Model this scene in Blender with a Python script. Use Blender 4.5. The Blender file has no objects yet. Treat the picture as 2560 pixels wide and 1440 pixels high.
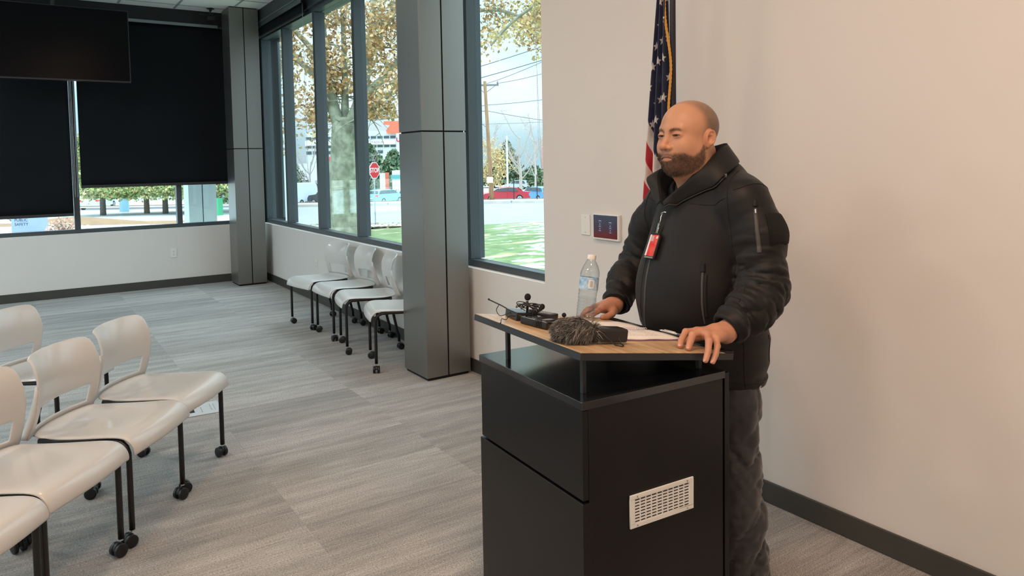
import bpy, bmesh, math, random
import numpy as np
from mathutils import Vector, Matrix
random.seed(7); RNG=np.random.default_rng(7)
SC=bpy.context.scene
COL=SC.collection
# ------------------------------------------------------------------ camera
H=1.5
YAW,PITCH,ROLL=math.radians(33.848),math.radians(3.0416),math.radians(-1.0172)
fw=Vector((math.sin(YAW)*math.cos(PITCH),math.cos(YAW)*math.cos(PITCH),-math.sin(PITCH)))
rt=Vector((math.cos(YAW),-math.sin(YAW),0)); up=rt.cross(fw)
rt2=math.cos(ROLL)*rt+math.sin(ROLL)*up; up2=-math.sin(ROLL)*rt+math.cos(ROLL)*up
cam=bpy.data.cameras.new('camera'); cam.sensor_width=36; cam.lens=1828.87/2560*36
cam.shift_y=-(720-499.4)/2560; cam.clip_start=.05; cam.clip_end=1500
camo=bpy.data.objects.new('camera',cam); COL.objects.link(camo)
camo.matrix_world=Matrix(((rt2.x,up2.x,-fw.x,0),(rt2.y,up2.y,-fw.y,0),(rt2.z,up2.z,-fw.z,H),(0,0,0,1)))
SC.camera=camo
SC.view_settings.view_transform='Standard'; SC.view_settings.look='None'
SC.view_settings.exposure=-0.13; SC.view_settings.gamma=1; SC.view_settings.use_curve_mapping=False
SC.cycles.transparent_max_bounces=32
# ------------------------------------------------------------------ world: bright overcast winter sky
PROT=-12; SKY=1.12; SKYZ=6.0; LC=46; LW=38
wd=bpy.data.worlds.new('overcast_sky'); SC.world=wd; wd.use_nodes=True
nt=wd.node_tree; nt.nodes.clear()
wo=nt.nodes.new('ShaderNodeOutputWorld'); bg=nt.nodes.new('ShaderNodeBackground')
tc=nt.nodes.new('ShaderNodeTexCoord'); mp=nt.nodes.new('ShaderNodeMapping'); mp.inputs['Scale'].default_value=(1,1,3.2)
nz=nt.nodes.new('ShaderNodeTexNoise'); nz.inputs['Scale'].default_value=2.1; nz.inputs['Detail'].default_value=6
cr=nt.nodes.new('ShaderNodeValToRGB'); cr.color_ramp.elements[0].position=.40; cr.color_ramp.elements[1].position=.62
cr.color_ramp.elements[0].color=(.50,.78,.90,1); cr.color_ramp.elements[1].color=(.88,.96,1,1)
nt.links.new(tc.outputs['Generated'],mp.inputs['Vector']); nt.links.new(mp.outputs['Vector'],nz.inputs['Vector'])
nt.links.new(nz.outputs['Fac'],cr.inputs['Fac']); nt.links.new(cr.outputs['Color'],bg.inputs['Color'])
# overcast sky: brighter towards the zenith than at the horizon
sz=nt.nodes.new('ShaderNodeSeparateXYZ'); nt.links.new(tc.outputs['Generated'],sz.inputs[0])
mz=nt.nodes.new('ShaderNodeMapRange'); mz.inputs[1].default_value=0; mz.inputs[2].default_value=1; mz.inputs[3].default_value=SKY; mz.inputs[4].default_value=SKYZ
nt.links.new(sz.outputs['Z'],mz.inputs[0]); nt.links.new(mz.outputs[0],bg.inputs['Strength']); nt.links.new(bg.outputs['Background'],wo.inputs['Surface'])
def area(name,loc,size,energy,color,rot=(0,0,0),portal=False,shape='RECTANGLE'):
    l=bpy.data.lights.new(name,'AREA'); l.shape=shape; l.size=size[0]; l.size_y=size[1]; l.energy=energy; l.color=color
    if portal: l.cycles.is_portal=True
    o=bpy.data.objects.new(name,l); COL.objects.link(o); o.location=loc; o.rotation_euler=rot
    return o
# daylight portals in the window openings
area('window_portal',(2.86,6.75,2.0),(2.5,6.5),1,(1,1,1),(0,math.radians(-90),0)).data.cycles.is_portal=True
area('window_portal',(.8,10.15,1.4),(4.6,2.4),1,(1,1,1),(math.radians(90),0,0)).data.cycles.is_portal=True
area('window_portal',(-4.95,3,1.9),(2.2,8),1,(1,1,1),(0,math.radians(90),0)).data.cycles.is_portal=True
# ------------------------------------------------------------------ materials
MATS={}
def mat(name,color,rough=.5,metal=0,spec=.5,bump=None,var=None,emit=None,coat=0,sheen=0,sss=0,attr=None,trans=0,ior=1.45,stretch=None):
    if name in MATS: return MATS[name]
    m=bpy.data.materials.new(name); m.use_nodes=True; n=m.node_tree; b=n.nodes['Principled BSDF']
    b.inputs['Base Color'].default_value=(*color,1); b.inputs['Roughness'].default_value=rough
    b.inputs['Metallic'].default_value=metal; b.inputs['Specular IOR Level'].default_value=spec
    b.inputs['Coat Weight'].default_value=coat; b.inputs['Sheen Weight'].default_value=sheen
    b.inputs['IOR'].default_value=ior; b.inputs['Transmission Weight'].default_value=trans
    if sss: b.inputs['Subsurface Weight'].default_value=sss; b.inputs['Subsurface Radius'].default_value=(.012,.005,.003); b.inputs['Subsurface Scale'].default_value=1
    if emit: b.inputs['Emission Color'].default_value=(*emit[0],1); b.inputs['Emission Strength'].default_value=emit[1]
    tcn=n.nodes.new('ShaderNodeTexCoord'); vec=tcn.outputs['Object']
    if stretch:
        mpn=n.nodes.new('ShaderNodeMapping'); mpn.inputs['Scale'].default_value=stretch; n.links.new(vec,mpn.inputs['Vector']); vec=mpn.outputs['Vector']
    src=None
    if attr:
        a=n.nodes.new('ShaderNodeAttribute'); a.attribute_name=attr; src=a.outputs['Color']; n.links.new(src,b.inputs['Base Color'])
    if var:   # (scale, amount[, color2])
        t=n.nodes.new('ShaderNodeTexNoise'); t.inputs['Scale'].default_value=var[0]; t.inputs['Detail'].default_value=4; n.links.new(vec,t.inputs['Vector'])
        mx=n.nodes.new('ShaderNodeMix'); mx.data_type='RGBA'
        if src: n.links.new(src,mx.inputs[6])
        else: mx.inputs[6].default_value=(*color,1)
        c2=var[2] if len(var)>2 else tuple(c*(1-var[1]) for c in color)
        if src:
            mx.blend_type='MULTIPLY'; c2=(1-var[1],)*3
        mx.inputs[7].default_value=(*c2,1)
        r=n.nodes.new('ShaderNodeMapRange'); r.inputs[1].default_value=.35; r.inputs[2].default_value=.65; n.links.new(t.outputs['Fac'],r.inputs[0])
        n.links.new(r.outputs[0],mx.inputs[0]); n.links.new(mx.outputs[2],b.inputs['Base Color'])
    if bump:  # (scale,strength[,distance])
        t=n.nodes.new('ShaderNodeTexNoise'); t.inputs['Scale'].default_value=bump[0]; t.inputs['Detail'].default_value=3; n.links.new(vec,t.inputs['Vector'])
        bp=n.nodes.new('ShaderNodeBump'); bp.inputs['Strength'].default_value=bump[1]; bp.inputs['Distance'].default_value=bump[2] if len(bump)>2 else .002
        n.links.new(t.outputs['Fac'],bp.inputs['Height']); n.links.new(bp.outputs['Normal'],b.inputs['Normal'])
    MATS[name]=m; return m
def glassmat(name,tint,refl=.5):
    if name in MATS: return MATS[name]
    m=bpy.data.materials.new(name); m.use_nodes=True; n=m.node_tree; n.nodes.clear()
    o=n.nodes.new('ShaderNodeOutputMaterial'); mx=n.nodes.new('ShaderNodeMixShader'); t=n.nodes.new('ShaderNodeBsdfTransparent'); g=n.nodes.new('ShaderNodeBsdfGlossy')
    t.inputs['Color'].default_value=(*tint,1); g.inputs['Roughness'].default_value=.0; g.inputs['Color'].default_value=(.9,1,1,1)
    fr=n.nodes.new('ShaderNodeMath'); fr.operation='POWER'; fr.inputs[1].default_value=5; lw=n.nodes.new('ShaderNodeLayerWeight'); lw.inputs['Blend'].default_value=.5; n.links.new(lw.outputs['Facing'],fr.inputs[0])
    ml=n.nodes.new('ShaderNodeMath'); ml.operation='MULTIPLY_ADD'; ml.inputs[1].default_value=refl; ml.inputs[2].default_value=.035
    n.links.new(fr.outputs[0],ml.inputs[0]); n.links.new(ml.outputs[0],mx.inputs[0]); n.links.new(t.outputs[0],mx.inputs[1]); n.links.new(g.outputs[0],mx.inputs[2]); n.links.new(mx.outputs[0],o.inputs['Surface'])
    MATS[name]=m; return m
# ------------------------------------------------------------------ mesh helpers
def prop(o,label=None,cat=None,group=None,kind=None):
    for k,v in (('label',label),('category',cat),('group',group),('kind',kind)):
        if v: o[k]=v
    return o
def empty(name,loc,label=None,cat=None,group=None,rz=0,kind=None):
    o=bpy.data.objects.new(name,None); COL.objects.link(o); o.location=loc; o.rotation_euler=(0,0,rz); o.empty_display_size=.05
    return prop(o,label,cat,group,kind)
class MB:
    def __init__(s): s.v=[]; s.f=[]; s.c=[]
    def add(s,vs,fs,M=None):
        b=len(s.v)
        for p in vs:
            p=Vector(p); s.v.append(M@p if M else p)
        for f in fs: s.f.append([b+i for i in f])
        return s
    def box(s,x0,x1,y0,y1,z0,z1,M=None):
        return s.add([(x,y,z) for x in (x0,x1) for y in (y0,y1) for z in (z0,z1)],[(0,1,3,2),(4,6,7,5),(0,4,5,1),(2,3,7,6),(0,2,6,4),(1,5,7,3)],M)
    def cbox(s,c,d,M=None): return s.box(c[0]-d[0]/2,c[0]+d[0]/2,c[1]-d[1]/2,c[1]+d[1]/2,c[2]-d[2]/2,c[2]+d[2]/2,M)
    def prism(s,poly,h,M=None,axis='z',h0=0):
        n=len(poly); cv={'z':lambda a,b,t:(a,b,t),'y':lambda a,b,t:(a,t,b),'x':lambda a,b,t:(t,a,b)}[axis]
        vs=[cv(a,b,h0) for a,b in poly]+[cv(a,b,h) for a,b in poly]
        fs=[list(range(n))[::-1],list(range(n,2*n))]+[(i,(i+1)%n,n+(i+1)%n,n+i) for i in range(n)]
        return s.add(vs,fs,M)
    def tube(s,pts,r,n=10,cap=True,M=None,closed=False):
        pts=[Vector(p) for p in pts]; rs=r if isinstance(r,(list,tuple)) else [r]*len(pts)
        N=len(pts); vs=[];fs=[]; nrm=None
        for i,p in enumerate(pts):
            if closed: d=pts[(i+1)%N]-pts[i-1]
            else: d=(pts[min(i+1,N-1)]-pts[max(i-1,0)])
            if d.length<1e-9: d=Vector((0,0,1))
            d.normalize()
            if nrm is None:
                nrm=d.orthogonal().normalized()
            else:
                nrm=(nrm-d*nrm.dot(d)); nrm=nrm.normalized() if nrm.length>1e-6 else d.orthogonal().normalized()
            b=d.cross(nrm)
            for k in range(n):
                a=2*math.pi*k/n; vs.append(p+(nrm*math.cos(a)+b*math.sin(a))*rs[i])
        for i in range(N if closed else N-1):
            j=(i+1)%N
            for k in range(n): fs.append((i*n+k,i*n+(k+1)%n,j*n+(k+1)%n,j*n+k))
        if cap and not closed: fs.append(list(range(n))[::-1]); fs.append([(N-1)*n+k for k in range(n)])
        return s.add(vs,fs,M)
    def cyl(s,a,b,r0,r1=None,n=16,M=None): return s.tube([a,b],[r0,r0 if r1 is None else r1],n,True,M)
    def lathe(s,prof,n=32,M=None,ax=(0,0,0)):
        vs=[];fs=[]
        for r,z in prof:
            for k in range(n): a=2*math.pi*k/n; vs.append((ax[0]+r*math.cos(a),ax[1]+r*math.sin(a),ax[2]+z))
        for i in range(len(prof)-1):
            for k in range(n): fs.append((i*n+k,i*n+(k+1)%n,(i+1)*n+(k+1)%n,(i+1)*n+k))
        fs.append(list(range(n))[::-1]); fs.append([(len(prof)-1)*n+k for k in range(n)])
        return s.add(vs,fs,M)
    def sphere(s,c,r,nu=16,nv=10,M=None):
        r=r if isinstance(r,(tuple,list)) else (r,r,r); vs=[];fs=[]
        for j in range(nv+1):
            t=math.pi*j/nv
            for i in range(nu):
                a=2*math.pi*i/nu; vs.append((c[0]+r[0]*math.sin(t)*math.cos(a),c[1]+r[1]*math.sin(t)*math.sin(a),c[2]+r[2]*math.cos(t)))
        for j in range(nv):
            for i in range(nu): fs.append((j*nu+i,(j+1)*nu+i,(j+1)*nu+(i+1)%nu,j*nu+(i+1)%nu))
        return s.add(vs,fs,M)
    def grid(s,P,M=None,wrap=False):   # P[i][j]
        n=len(P);m=len(P[0]); vs=[p for row in P for p in row]; fs=[]
        for i in range(n-1):
            for j in range(m if wrap else m-1): fs.append((i*m+j,(i+1)*m+j,(i+1)*m+(j+1)%m,i*m+(j+1)%m))
        return s.add(vs,fs,M)
    def build(s,name,m=None,parent=None,smooth=False,bevel=0,solid=0,sub=0,fix=True,auto=None,seg=2):
        me=bpy.data.meshes.new(name); me.from_pydata([tuple(v) for v in s.v],[],s.f); me.update()
        if fix:
            bm=bmesh.new(); bm.from_mesh(me); bmesh.ops.remove_doubles(bm,verts=bm.verts,dist=1e-6); bmesh.ops.recalc_face_normals(bm,faces=bm.faces); bm.to_mesh(me); bm.free()
        if m: me.materials.append(m)
        o=bpy.data.objects.new(name,me); COL.objects.link(o)
        if parent: o.parent=parent
        if smooth or bevel:
            me.polygons.foreach_set('use_smooth',[True]*len(me.polygons))
        if auto is not None: me.set_sharp_from_angle(angle=math.radians(auto))
        if solid: md=o.modifiers.new('s','SOLIDIFY'); md.thickness=solid; md.offset=0
        if sub: md=o.modifiers.new('u','SUBSURF'); md.levels=sub; md.render_levels=sub
        if bevel: md=o.modifiers.new('b','BEVEL'); md.width=bevel; md.segments=seg; md.limit_method='ANGLE'; md.angle_limit=math.radians(35); md.harden_normals=True
        return o
def npmesh(name,V,F,m,parent=None,smooth=True,cols=None):
    me=bpy.data.meshes.new(name); V=np.asarray(V,np.float32); F=np.asarray(F,np.int32); k=F.shape[1]
    me.vertices.add(len(V)); me.vertices.foreach_set('co',V.ravel()); me.loops.add(F.size); me.loops.foreach_set('vertex_index',F.ravel())
    me.polygons.add(len(F)); me.polygons.foreach_set('loop_start',np.arange(0,F.size,k,dtype=np.int32)); me.polygons.foreach_set('loop_total',np.full(len(F),k,np.int32))
    me.update(calc_edges=True)
    if smooth: me.polygons.foreach_set('use_smooth',[True]*len(F))
    if cols is not None:
        a=me.color_attributes.new('tone','FLOAT_COLOR','POINT'); a.data.foreach_set('color',np.c_[cols,np.ones(len(cols))].astype(np.float32).ravel())
    if m: me.materials.append(m)
    o=bpy.data.objects.new(name,me); COL.objects.link(o)
    if parent: o.parent=parent
    return o
def copy_tree(o,parent=None):
    c=o.copy(); COL.objects.link(c); c.parent=parent
    for ch in [x for x in COL.objects if x.parent==o]: copy_tree(ch,c)
    return c
def children_copy(root):
    kids={}
    for x in list(COL.objects):
        if x.parent: kids.setdefault(x.parent.name,[]).append(x)
    def rec(o,par):
        c=o.copy(); COL.objects.link(c)
        if par: c.parent=par
        for k in kids.get(o.name,[]): rec(k,c)
        return c
    return rec(root,None)
def text(name,body,size,M,m,parent=None,ext=.001,align='CENTER',bold=0):
    cu=bpy.data.curves.new(name,'FONT'); cu.body=body; cu.size=size; cu.extrude=ext; cu.align_x=align; cu.align_y='CENTER'; cu.offset=bold
    o=bpy.data.objects.new(name,cu); COL.objects.link(o)
    dg=bpy.context.evaluated_depsgraph_get(); dg.update(); me=bpy.data.meshes.new_from_object(o.evaluated_get(dg)); bpy.data.objects.remove(o)
    me.materials.clear(); me.materials.append(m); me.name=name
    o=bpy.data.objects.new(name,me); COL.objects.link(o)
    if parent: o.parent=parent
    o.matrix_local=M
    return o
T=Matrix.Translation
def Rz(a): return Matrix.Rotation(a,4,'Z')
def Rx(a): return Matrix.Rotation(a,4,'X')
def Ry(a): return Matrix.Rotation(a,4,'Y')
rad=math.radians
# ------------------------------------------------------------------ room shell
XR,YB,ZC=2.637,9.937,3.45
def wallmat(): return mat('wall_paint',(.745,.71,.675),.62,bump=(420,.06,.0006),var=(1.3,.03))
def carpet():
    m=bpy.data.materials.new('carpet_planks'); m.use_nodes=True; n=m.node_tree; b=n.nodes['Principled BSDF']; L=n.links.new
    b.inputs['Roughness'].default_value=.95; b.inputs['Specular IOR Level'].default_value=.15; b.inputs['Sheen Weight'].default_value=.12
    tc=n.nodes.new('ShaderNodeTexCoord')
    br=n.nodes.new('ShaderNodeTexBrick'); br.offset=0; br.inputs['Scale'].default_value=1; br.inputs['Mortar Size'].default_value=.0009; br.inputs['Mortar Smooth'].default_value=1
    br.inputs['Brick Width'].default_value=.84; br.inputs['Row Height'].default_value=.42; br.inputs['Bias'].default_value=0
    br.inputs['Color1'].default_value=(0,0,0,1); br.inputs['Color2'].default_value=(1,1,1,1); br.inputs['Mortar'].default_value=(.35,.35,.35,1)
    mpb=n.nodes.new('ShaderNodeMapping'); mpb.inputs['Location'].default_value=(-.08,-.02,0); L(tc.outputs['Object'],mpb.inputs['Vector']); L(mpb.outputs[0],br.inputs['Vector'])
    # every plank has its own streaks: shift the noise by the plank's tone
    sep=n.nodes.new('ShaderNodeSeparateXYZ'); L(tc.outputs['Object'],sep.inputs[0])
    bw=n.nodes.new('ShaderNodeRGBToBW'); L(br.outputs['Color'],bw.inputs[0])
    ad=n.nodes.new('ShaderNodeMath'); ad.operation='MULTIPLY_ADD'; ad.inputs[1].default_value=9.7; L(bw.outputs[0],ad.inputs[0]); L(sep.outputs['Z'],ad.inputs[2])
    cb=n.nodes.new('ShaderNodeCombineXYZ'); mx_=n.nodes.new('ShaderNodeMath'); mx_.operation='MULTIPLY'; mx_.inputs[1].default_value=1.1; L(sep.outputs['X'],mx_.inputs[0]); L(mx_.outputs[0],cb.inputs['X'])
    my_=n.nodes.new('ShaderNodeMath'); my_.operation='MULTIPLY'; my_.inputs[1].default_value=13; L(sep.outputs['Y'],my_.inputs[0]); L(my_.outputs[0],cb.inputs['Y']); L(ad.outputs[0],cb.inputs['Z'])
    s1=n.nodes.new('ShaderNodeTexNoise'); s1.inputs['Scale'].default_value=1; s1.inputs['Detail'].default_value=3; L(cb.outputs[0],s1.inputs['Vector'])
    # fine loops
    mp2=n.nodes.new('ShaderNodeMapping'); mp2.inputs['Scale'].default_value=(150,420,100); L(tc.outputs['Object'],mp2.inputs['Vector'])
    s2=n.nodes.new('ShaderNodeTexNoise'); s2.inputs['Scale'].default_value=1; s2.inputs['Detail'].default_value=2; L(mp2.outputs[0],s2.inputs['Vector'])
    mp3=n.nodes.new('ShaderNodeMapping'); mp3.inputs['Scale'].default_value=(6,120,10); L(tc.outputs['Object'],mp3.inputs['Vector'])
    s3=n.nodes.new('ShaderNodeTexNoise'); s3.inputs['Scale'].default_value=1; s3.inputs['Detail'].default_value=3; L(mp3.outputs[0],s3.inputs['Vector'])
    r1=n.nodes.new('ShaderNodeValToRGB'); e=r1.color_ramp.elements; e[0].position=.30; e[1].position=.72; e[0].color=(.26,.25,.238,1); e[1].color=(.40,.385,.365,1)
    L(s1.outputs['Fac'],r1.inputs['Fac'])
    a=n.nodes.new('ShaderNodeMix'); a.data_type='RGBA'; a.blend_type='OVERLAY'; a.inputs[0].default_value=.75; L(r1.outputs['Color'],a.inputs[6]); 
    r2=n.nodes.new('ShaderNodeMapRange'); r2.inputs[1].default_value=.3; r2.inputs[2].default_value=.7; r2.inputs[3].default_value=.12; r2.inputs[4].default_value=.88; L(s2.outputs['Fac'],r2.inputs[0]); L(r2.outputs[0],a.inputs[7])
    a3=n.nodes.new('ShaderNodeMix'); a3.data_type='RGBA'; a3.blend_type='OVERLAY'; a3.inputs[0].default_value=.45; L(a.outputs[2],a3.inputs[6]); L(s3.outputs['Fac'],a3.inputs[7])
    a2=n.nodes.new('ShaderNodeMix'); a2.data_type='RGBA'; a2.blend_type='MULTIPLY'; a2.inputs[0].default_value=1; L(a3.outputs[2],a2.inputs[6])
    r3=n.nodes.new('ShaderNodeMapRange'); r3.inputs[3].default_value=.83; r3.inputs[4].default_value=1.10; L(bw.outputs[0],r3.inputs[0]); L(r3.outputs[0],a2.inputs[7])
    L(a2.outputs[2],b.inputs['Base Color'])
    bp=n.nodes.new('ShaderNodeBump'); bp.inputs['Strength'].default_value=.5; bp.inputs['Distance'].default_value=.004; L(s2.outputs['Fac'],bp.inputs['Height']); L(bp.outputs[0],b.inputs['Normal'])
    return m
def struct(name,mb,m,**k):
    o=mb.build(name,m,**k); 
    if not k.get('parent'): o['kind']='structure'
    return o
WALL=wallmat()
struct('floor',MB().box(-5,2.95,-4,10.25,-.1,0),carpet())
ceil=struct('ceiling',MB().box(-5,2.58,-4,9.93,ZC,ZC+.15),mat('ceiling_tile',(.90,.91,.91),.8,bump=(260,.25,.001)))
g=MB(); 
xs=[1.66+.61*k for k in range(-11,2)]; ys=[9.63-.61*k for k in range(0,23)]
for x in xs: g.box(x-.012,x+.012,-4,9.93,ZC-.004,ZC+.01)
for y in ys: g.box(-5,2.58,y-.012,y+.012,ZC-.004,ZC+.01)
g.build('grid',mat('ceiling_grid',(.36,.40,.41),.5),parent=ceil)
DARK=mat('dark_bronze_frame',(.055,.068,.078),.42,metal=0,spec=.55)
BLK=mat('black_header',(.012,.013,.015),.5)
# right wall: solid part with the flag, then the window stretch
w=MB(); w.box(XR,2.95,-4,3.586,0,ZC+.15); w.box(XR,2.95,3.586,10.25,0,.745)
struct('wall_right',w,WALL)
h=MB(); h.box(2.575,2.95,3.586,9.937,3.30,ZC+.15); h.box(2.66,2.95,3.586,9.937,3.19,3.30)
struct('trim_1',h,mat('dark_header',(.035,.045,.052),.45))
w=MB(); w.box(-5,XR,YB,10.25,0,.738)
struct('wall_back',w,WALL)
h=MB(); h.box(-5,2.95,YB-.03,10.25,3.28,ZC+.15); h.box(2.60,2.95,9.90,10.25,.745,3.28)
struct('trim_2',h,BLK)
# unseen sides of the room close the space; the left one has a long window of its own
w=MB(); w.box(-5.3,-5,-4,10.25,0,.8); w.box(-5.3,-5,-4,10.25,3.0,ZC+.15); w.box(-5.3,-5,-4,-1,.8,3); w.box(-5.3,-5,7,10.25,.8,3)
struct('wall_left',w,WALL)
struct('wall_front',MB().box(-5.3,2.95,-4.3,-4,0,ZC+.15),WALL)
BB=mat('rubber_base',(.060,.058,.050),.5,var=(3,.15))
b=MB(); b.box(XR-.012,XR,-4,4.5,0,.094); b.box(XR-.012,XR,4.7,YB,0,.098); struct('baseboard_right',b,BB,bevel=.003)
struct('baseboard_back',MB().box(-5,XR,YB-.012,YB,0,.1),BB,bevel=.003)
GL=glassmat('window_glass',(.965,.985,.98),.55)
def window(name,kind,mulls,lo,hi,z0,z1,face,depth):
    r=empty(name,(0,0,0),kind='structure'); f=MB()
    def bx(a0,a1,d0,d1,q0,q1):
        (f.box(d0,d1,a0,a1,q0,q1) if kind=='x' else f.box(a0,a1,d0,d1,q0,q1))
    bx(lo,hi,face,face+depth,z0,z0+.047); bx(lo,hi,face,face+depth,z1-.06,z1)
    for c in mulls: bx(c-.03,c+.03,face,face+depth+.03,z0+.0475,z1-.0605)
    f.build('frame',DARK,r,bevel=.003)
    e=sorted(mulls)
    for a,b_ in zip(e[:-1],e[1:]):
        p=MB(); d=face+depth-.02
        (p.box(d,d+.008,a+.03,b_-.03,z0+.047,z1-.06) if kind=='x' else p.box(a+.03,b_-.03,d,d+.008,z0+.047,z1-.06))
        p.build('pane',GL,r)
    return r
window('window_1','x',[3.49,4.59,5.6,6.69,7.80,8.935,9.86],3.46,9.89,.745,3.2,2.69,.09)
window('window_2','y',[-4.97,-3.9,-2.8,-1.69,-.577,.537,1.65,2.62],-4.99,2.65,.738,3.28,9.985,.08)
window('window_3','x',[-.97,.6,2.2,3.8,5.4,6.97],-1,7,.8,3.0,-5.2,.09)
# ------------------------------------------------------------------ metal clad pillars
CL=mat('pillar_metal',(.255,.25,.235),.36,metal=.82,spec=.5,bump=(90,.03,.0004))
GAP=mat('black_gap',(.008,.008,.008),.8)
def pillar(x0,x1,y0,y1,label):
    r=empty('pillar',((x0+x1)/2,(y0+y1)/2,0),label,kind='structure'); M=T(Vector((-(x0+x1)/2,-(y0+y1)/2,0)))
    MB().box(x0+.012,x1-.012,y0+.012,y1-.012,0,ZC,M).build('core',GAP,r)
    xm=(x0+x1)/2-.004; gp=.0055
    for z0,z1 in ((.02,1.705),(1.716,ZC-.012)):
        for a,b_ in ((x0,xm-gp),(xm+gp,x1)):
            MB().box(a,b_,y0,y0+.012,z0,z1,M).build('panel',CL,r,bevel=.0015)
            MB().box(a,b_,y1-.012,y1,z0,z1,M).build('panel',CL,r,bevel=.0015)
        MB().box(x0,x0+.012,y0+.0125,y1-.0125,z0,z1,M).build('panel',CL,r,bevel=.0015)
        MB().box(x1-.012,x1,y0+.0125,y1-.0125,z0,z1,M).build('panel',CL,r,bevel=.0015)
    return r
pillar(2.25,2.592,4.43,4.785,'square grey metal clad pillar nearest, in front of the window wall')
pillar(2.196,2.545,9.41,9.785,'square grey metal clad pillar in the far room corner')
# ------------------------------------------------------------------ roller shades
SH=mat('shade_cloth',(.005,.0065,.009),.85,spec=.25,bump=(900,.15,.0004),var=(2,.25)); STRIP=mat('shade_fascia',(.22,.26,.28),.4,metal=.5)
HEM=mat('shade_hem',(.03,.027,.027),.6); CHN=mat('bead_chain',(.62,.66,.70),.3,metal=.7)
def chain(path,parent,r=.0026,name='bead_chain'):
    mb=MB(); mb.tube(path,r*.45,5)
    pts=[Vector(p) for p in path]
    for a,b_ in zip(pts[:-1],pts[1:]):
        n=max(1,int((b_-a).length/.012))
        for k in range(n): mb.sphere(a.lerp(b_,k/n),r,5,4)
    return mb.build(name,CHN,parent,smooth=True)
def shade(x0,x1,zb,label,seed,wav=.006):
    c=(x0+x1)/2; r=empty('roller_shade',(c,9.90,zb),label,'window shade','roller shades on the back wall')
    M=T(Vector((-c,-9.90,-zb))); rr=random.Random(seed); P=[]
    for i in range(41):
        x=x0+(x1-x0)*i/40; row=[]
        for j in range(25):
            z=zb+.03+(3.26-zb-.03)*j/24; t=1-j/24
            y=9.905+wav*math.sin(i*.31+j*.06+seed)*t+wav*1.6*math.sin(i*.13+seed*2)*math.sin(j*.16)
            row.append((x,y,z))
        P.append(row)
    MB().grid(P,M).build('cloth',SH,r,smooth=True,solid=.0012,fix=False)
    MB().box(x0,x1,9.898,9.912,zb,zb+.034,M).build('hem_bar',HEM,r,bevel=.002)
    MB().box(x0-.01,min(x1,2.15)+.01,9.862,9.868,3.245,3.28,M).build('fascia',STRIP,r,bevel=.001)
    MB().cyl((x0,9.90,3.262),(x1,9.90,3.262),.017,n=16,M=M).build('roller_tube',HEM,r,smooth=True,auto=30)
    return r,M
r,M=shade(-1.12,.497,.95,'black roller shade at far left, lowered almost to the sill',3)
chain([M@Vector(p) for p in ((.512,9.88,3.25),(.513,9.88,1.3),(.520,9.88,1.17),(.528,9.88,1.3),(.523,9.88,3.25))],r)
r,M=shade(.585,2.25,1.27,'black roller shade right of the television, stopping higher above the sill',5)
chain([M@Vector(p) for p in ((.552,9.88,3.25),(.548,9.88,1.35),(.545,9.88,1.17),(.562,9.88,1.17),(.560,9.88,1.35),(.562,9.88,3.25))],r)
c=(2.62,8.9,3.13); r=empty('roller_shade',c,'rolled-up black shade under a grey fascia along the right window wall','window shade'); M=T(-Vector(c))
MB().box(2.612,2.618,7.88,9.88,3.135,3.24,M).build('cloth',SH,r); MB().box(2.608,2.622,7.88,9.88,3.125,3.145,M).build('hem_bar',HEM,r,bevel=.002)
MB().box(2.575,2.581,7.84,9.9,3.235,3.30,M).build('fascia',mat('fascia_dark',(.075,.095,.105),.35,metal=.4),r,bevel=.001)
MB().box(2.568,2.582,7.84,9.9,3.294,3.304,M).build('fascia_lip',STRIP,r)
chain([M@Vector(p) for p in ((2.60,7.86,3.24),(2.605,7.865,1.5),(2.61,7.88,1.42),(2.612,7.90,1.5),(2.612,7.91,3.24))],r,.002)
c=(2.655,3.68,1.4); r=empty('roller_shade',c,'raised black shade high over the window beside the flag, only its cord in view','window shade'); M=T(-Vector(c))
MB().cyl((2.64,3.62,3.24),(2.64,4.4,3.24),.03,M=M).build('roller_tube',HEM,r,smooth=True,auto=30)
MB().box(2.60,2.606,3.6,4.42,3.2,3.30,M).build('fascia',STRIP,r)
chain([M@Vector(p) for p in ((2.655,3.665,3.24),(2.655,3.662,2.2),(2.655,3.655,1.62),(2.655,3.62,1.42),(2.655,3.615,1.38),(2.655,3.63,1.5),(2.655,3.668,2.2),(2.655,3.675,3.24))],r,.0019)
# ------------------------------------------------------------------ television on a ceiling pole
c=(.37,9.33,2.86); r=empty('television',c,'large black flat screen television hanging from the ceiling before dark shades','television'); M=T(-Vector(c))
tvb=mat('tv_bezel',(.035,.035,.04),.35,metal=.3)
MB().box(-.365,1.085,9.30,9.35,2.455,3.255,M).build('housing',tvb,r,bevel=.004)
MB().box(-.355,1.075,9.295,9.301,2.472,3.247,M).build('screen',mat('tv_screen',(.004,.004,.005),.22,spec=.08),r)
MB().box(.0,.75,9.35,9.40,2.65,3.05,M).build('back_cover',tvb,r,bevel=.01)
MB().cyl((.37,9.42,2.9),(.37,9.42,ZC),.022,M=M).build('ceiling_pole',tvb,r,smooth=True,auto=30)
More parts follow.
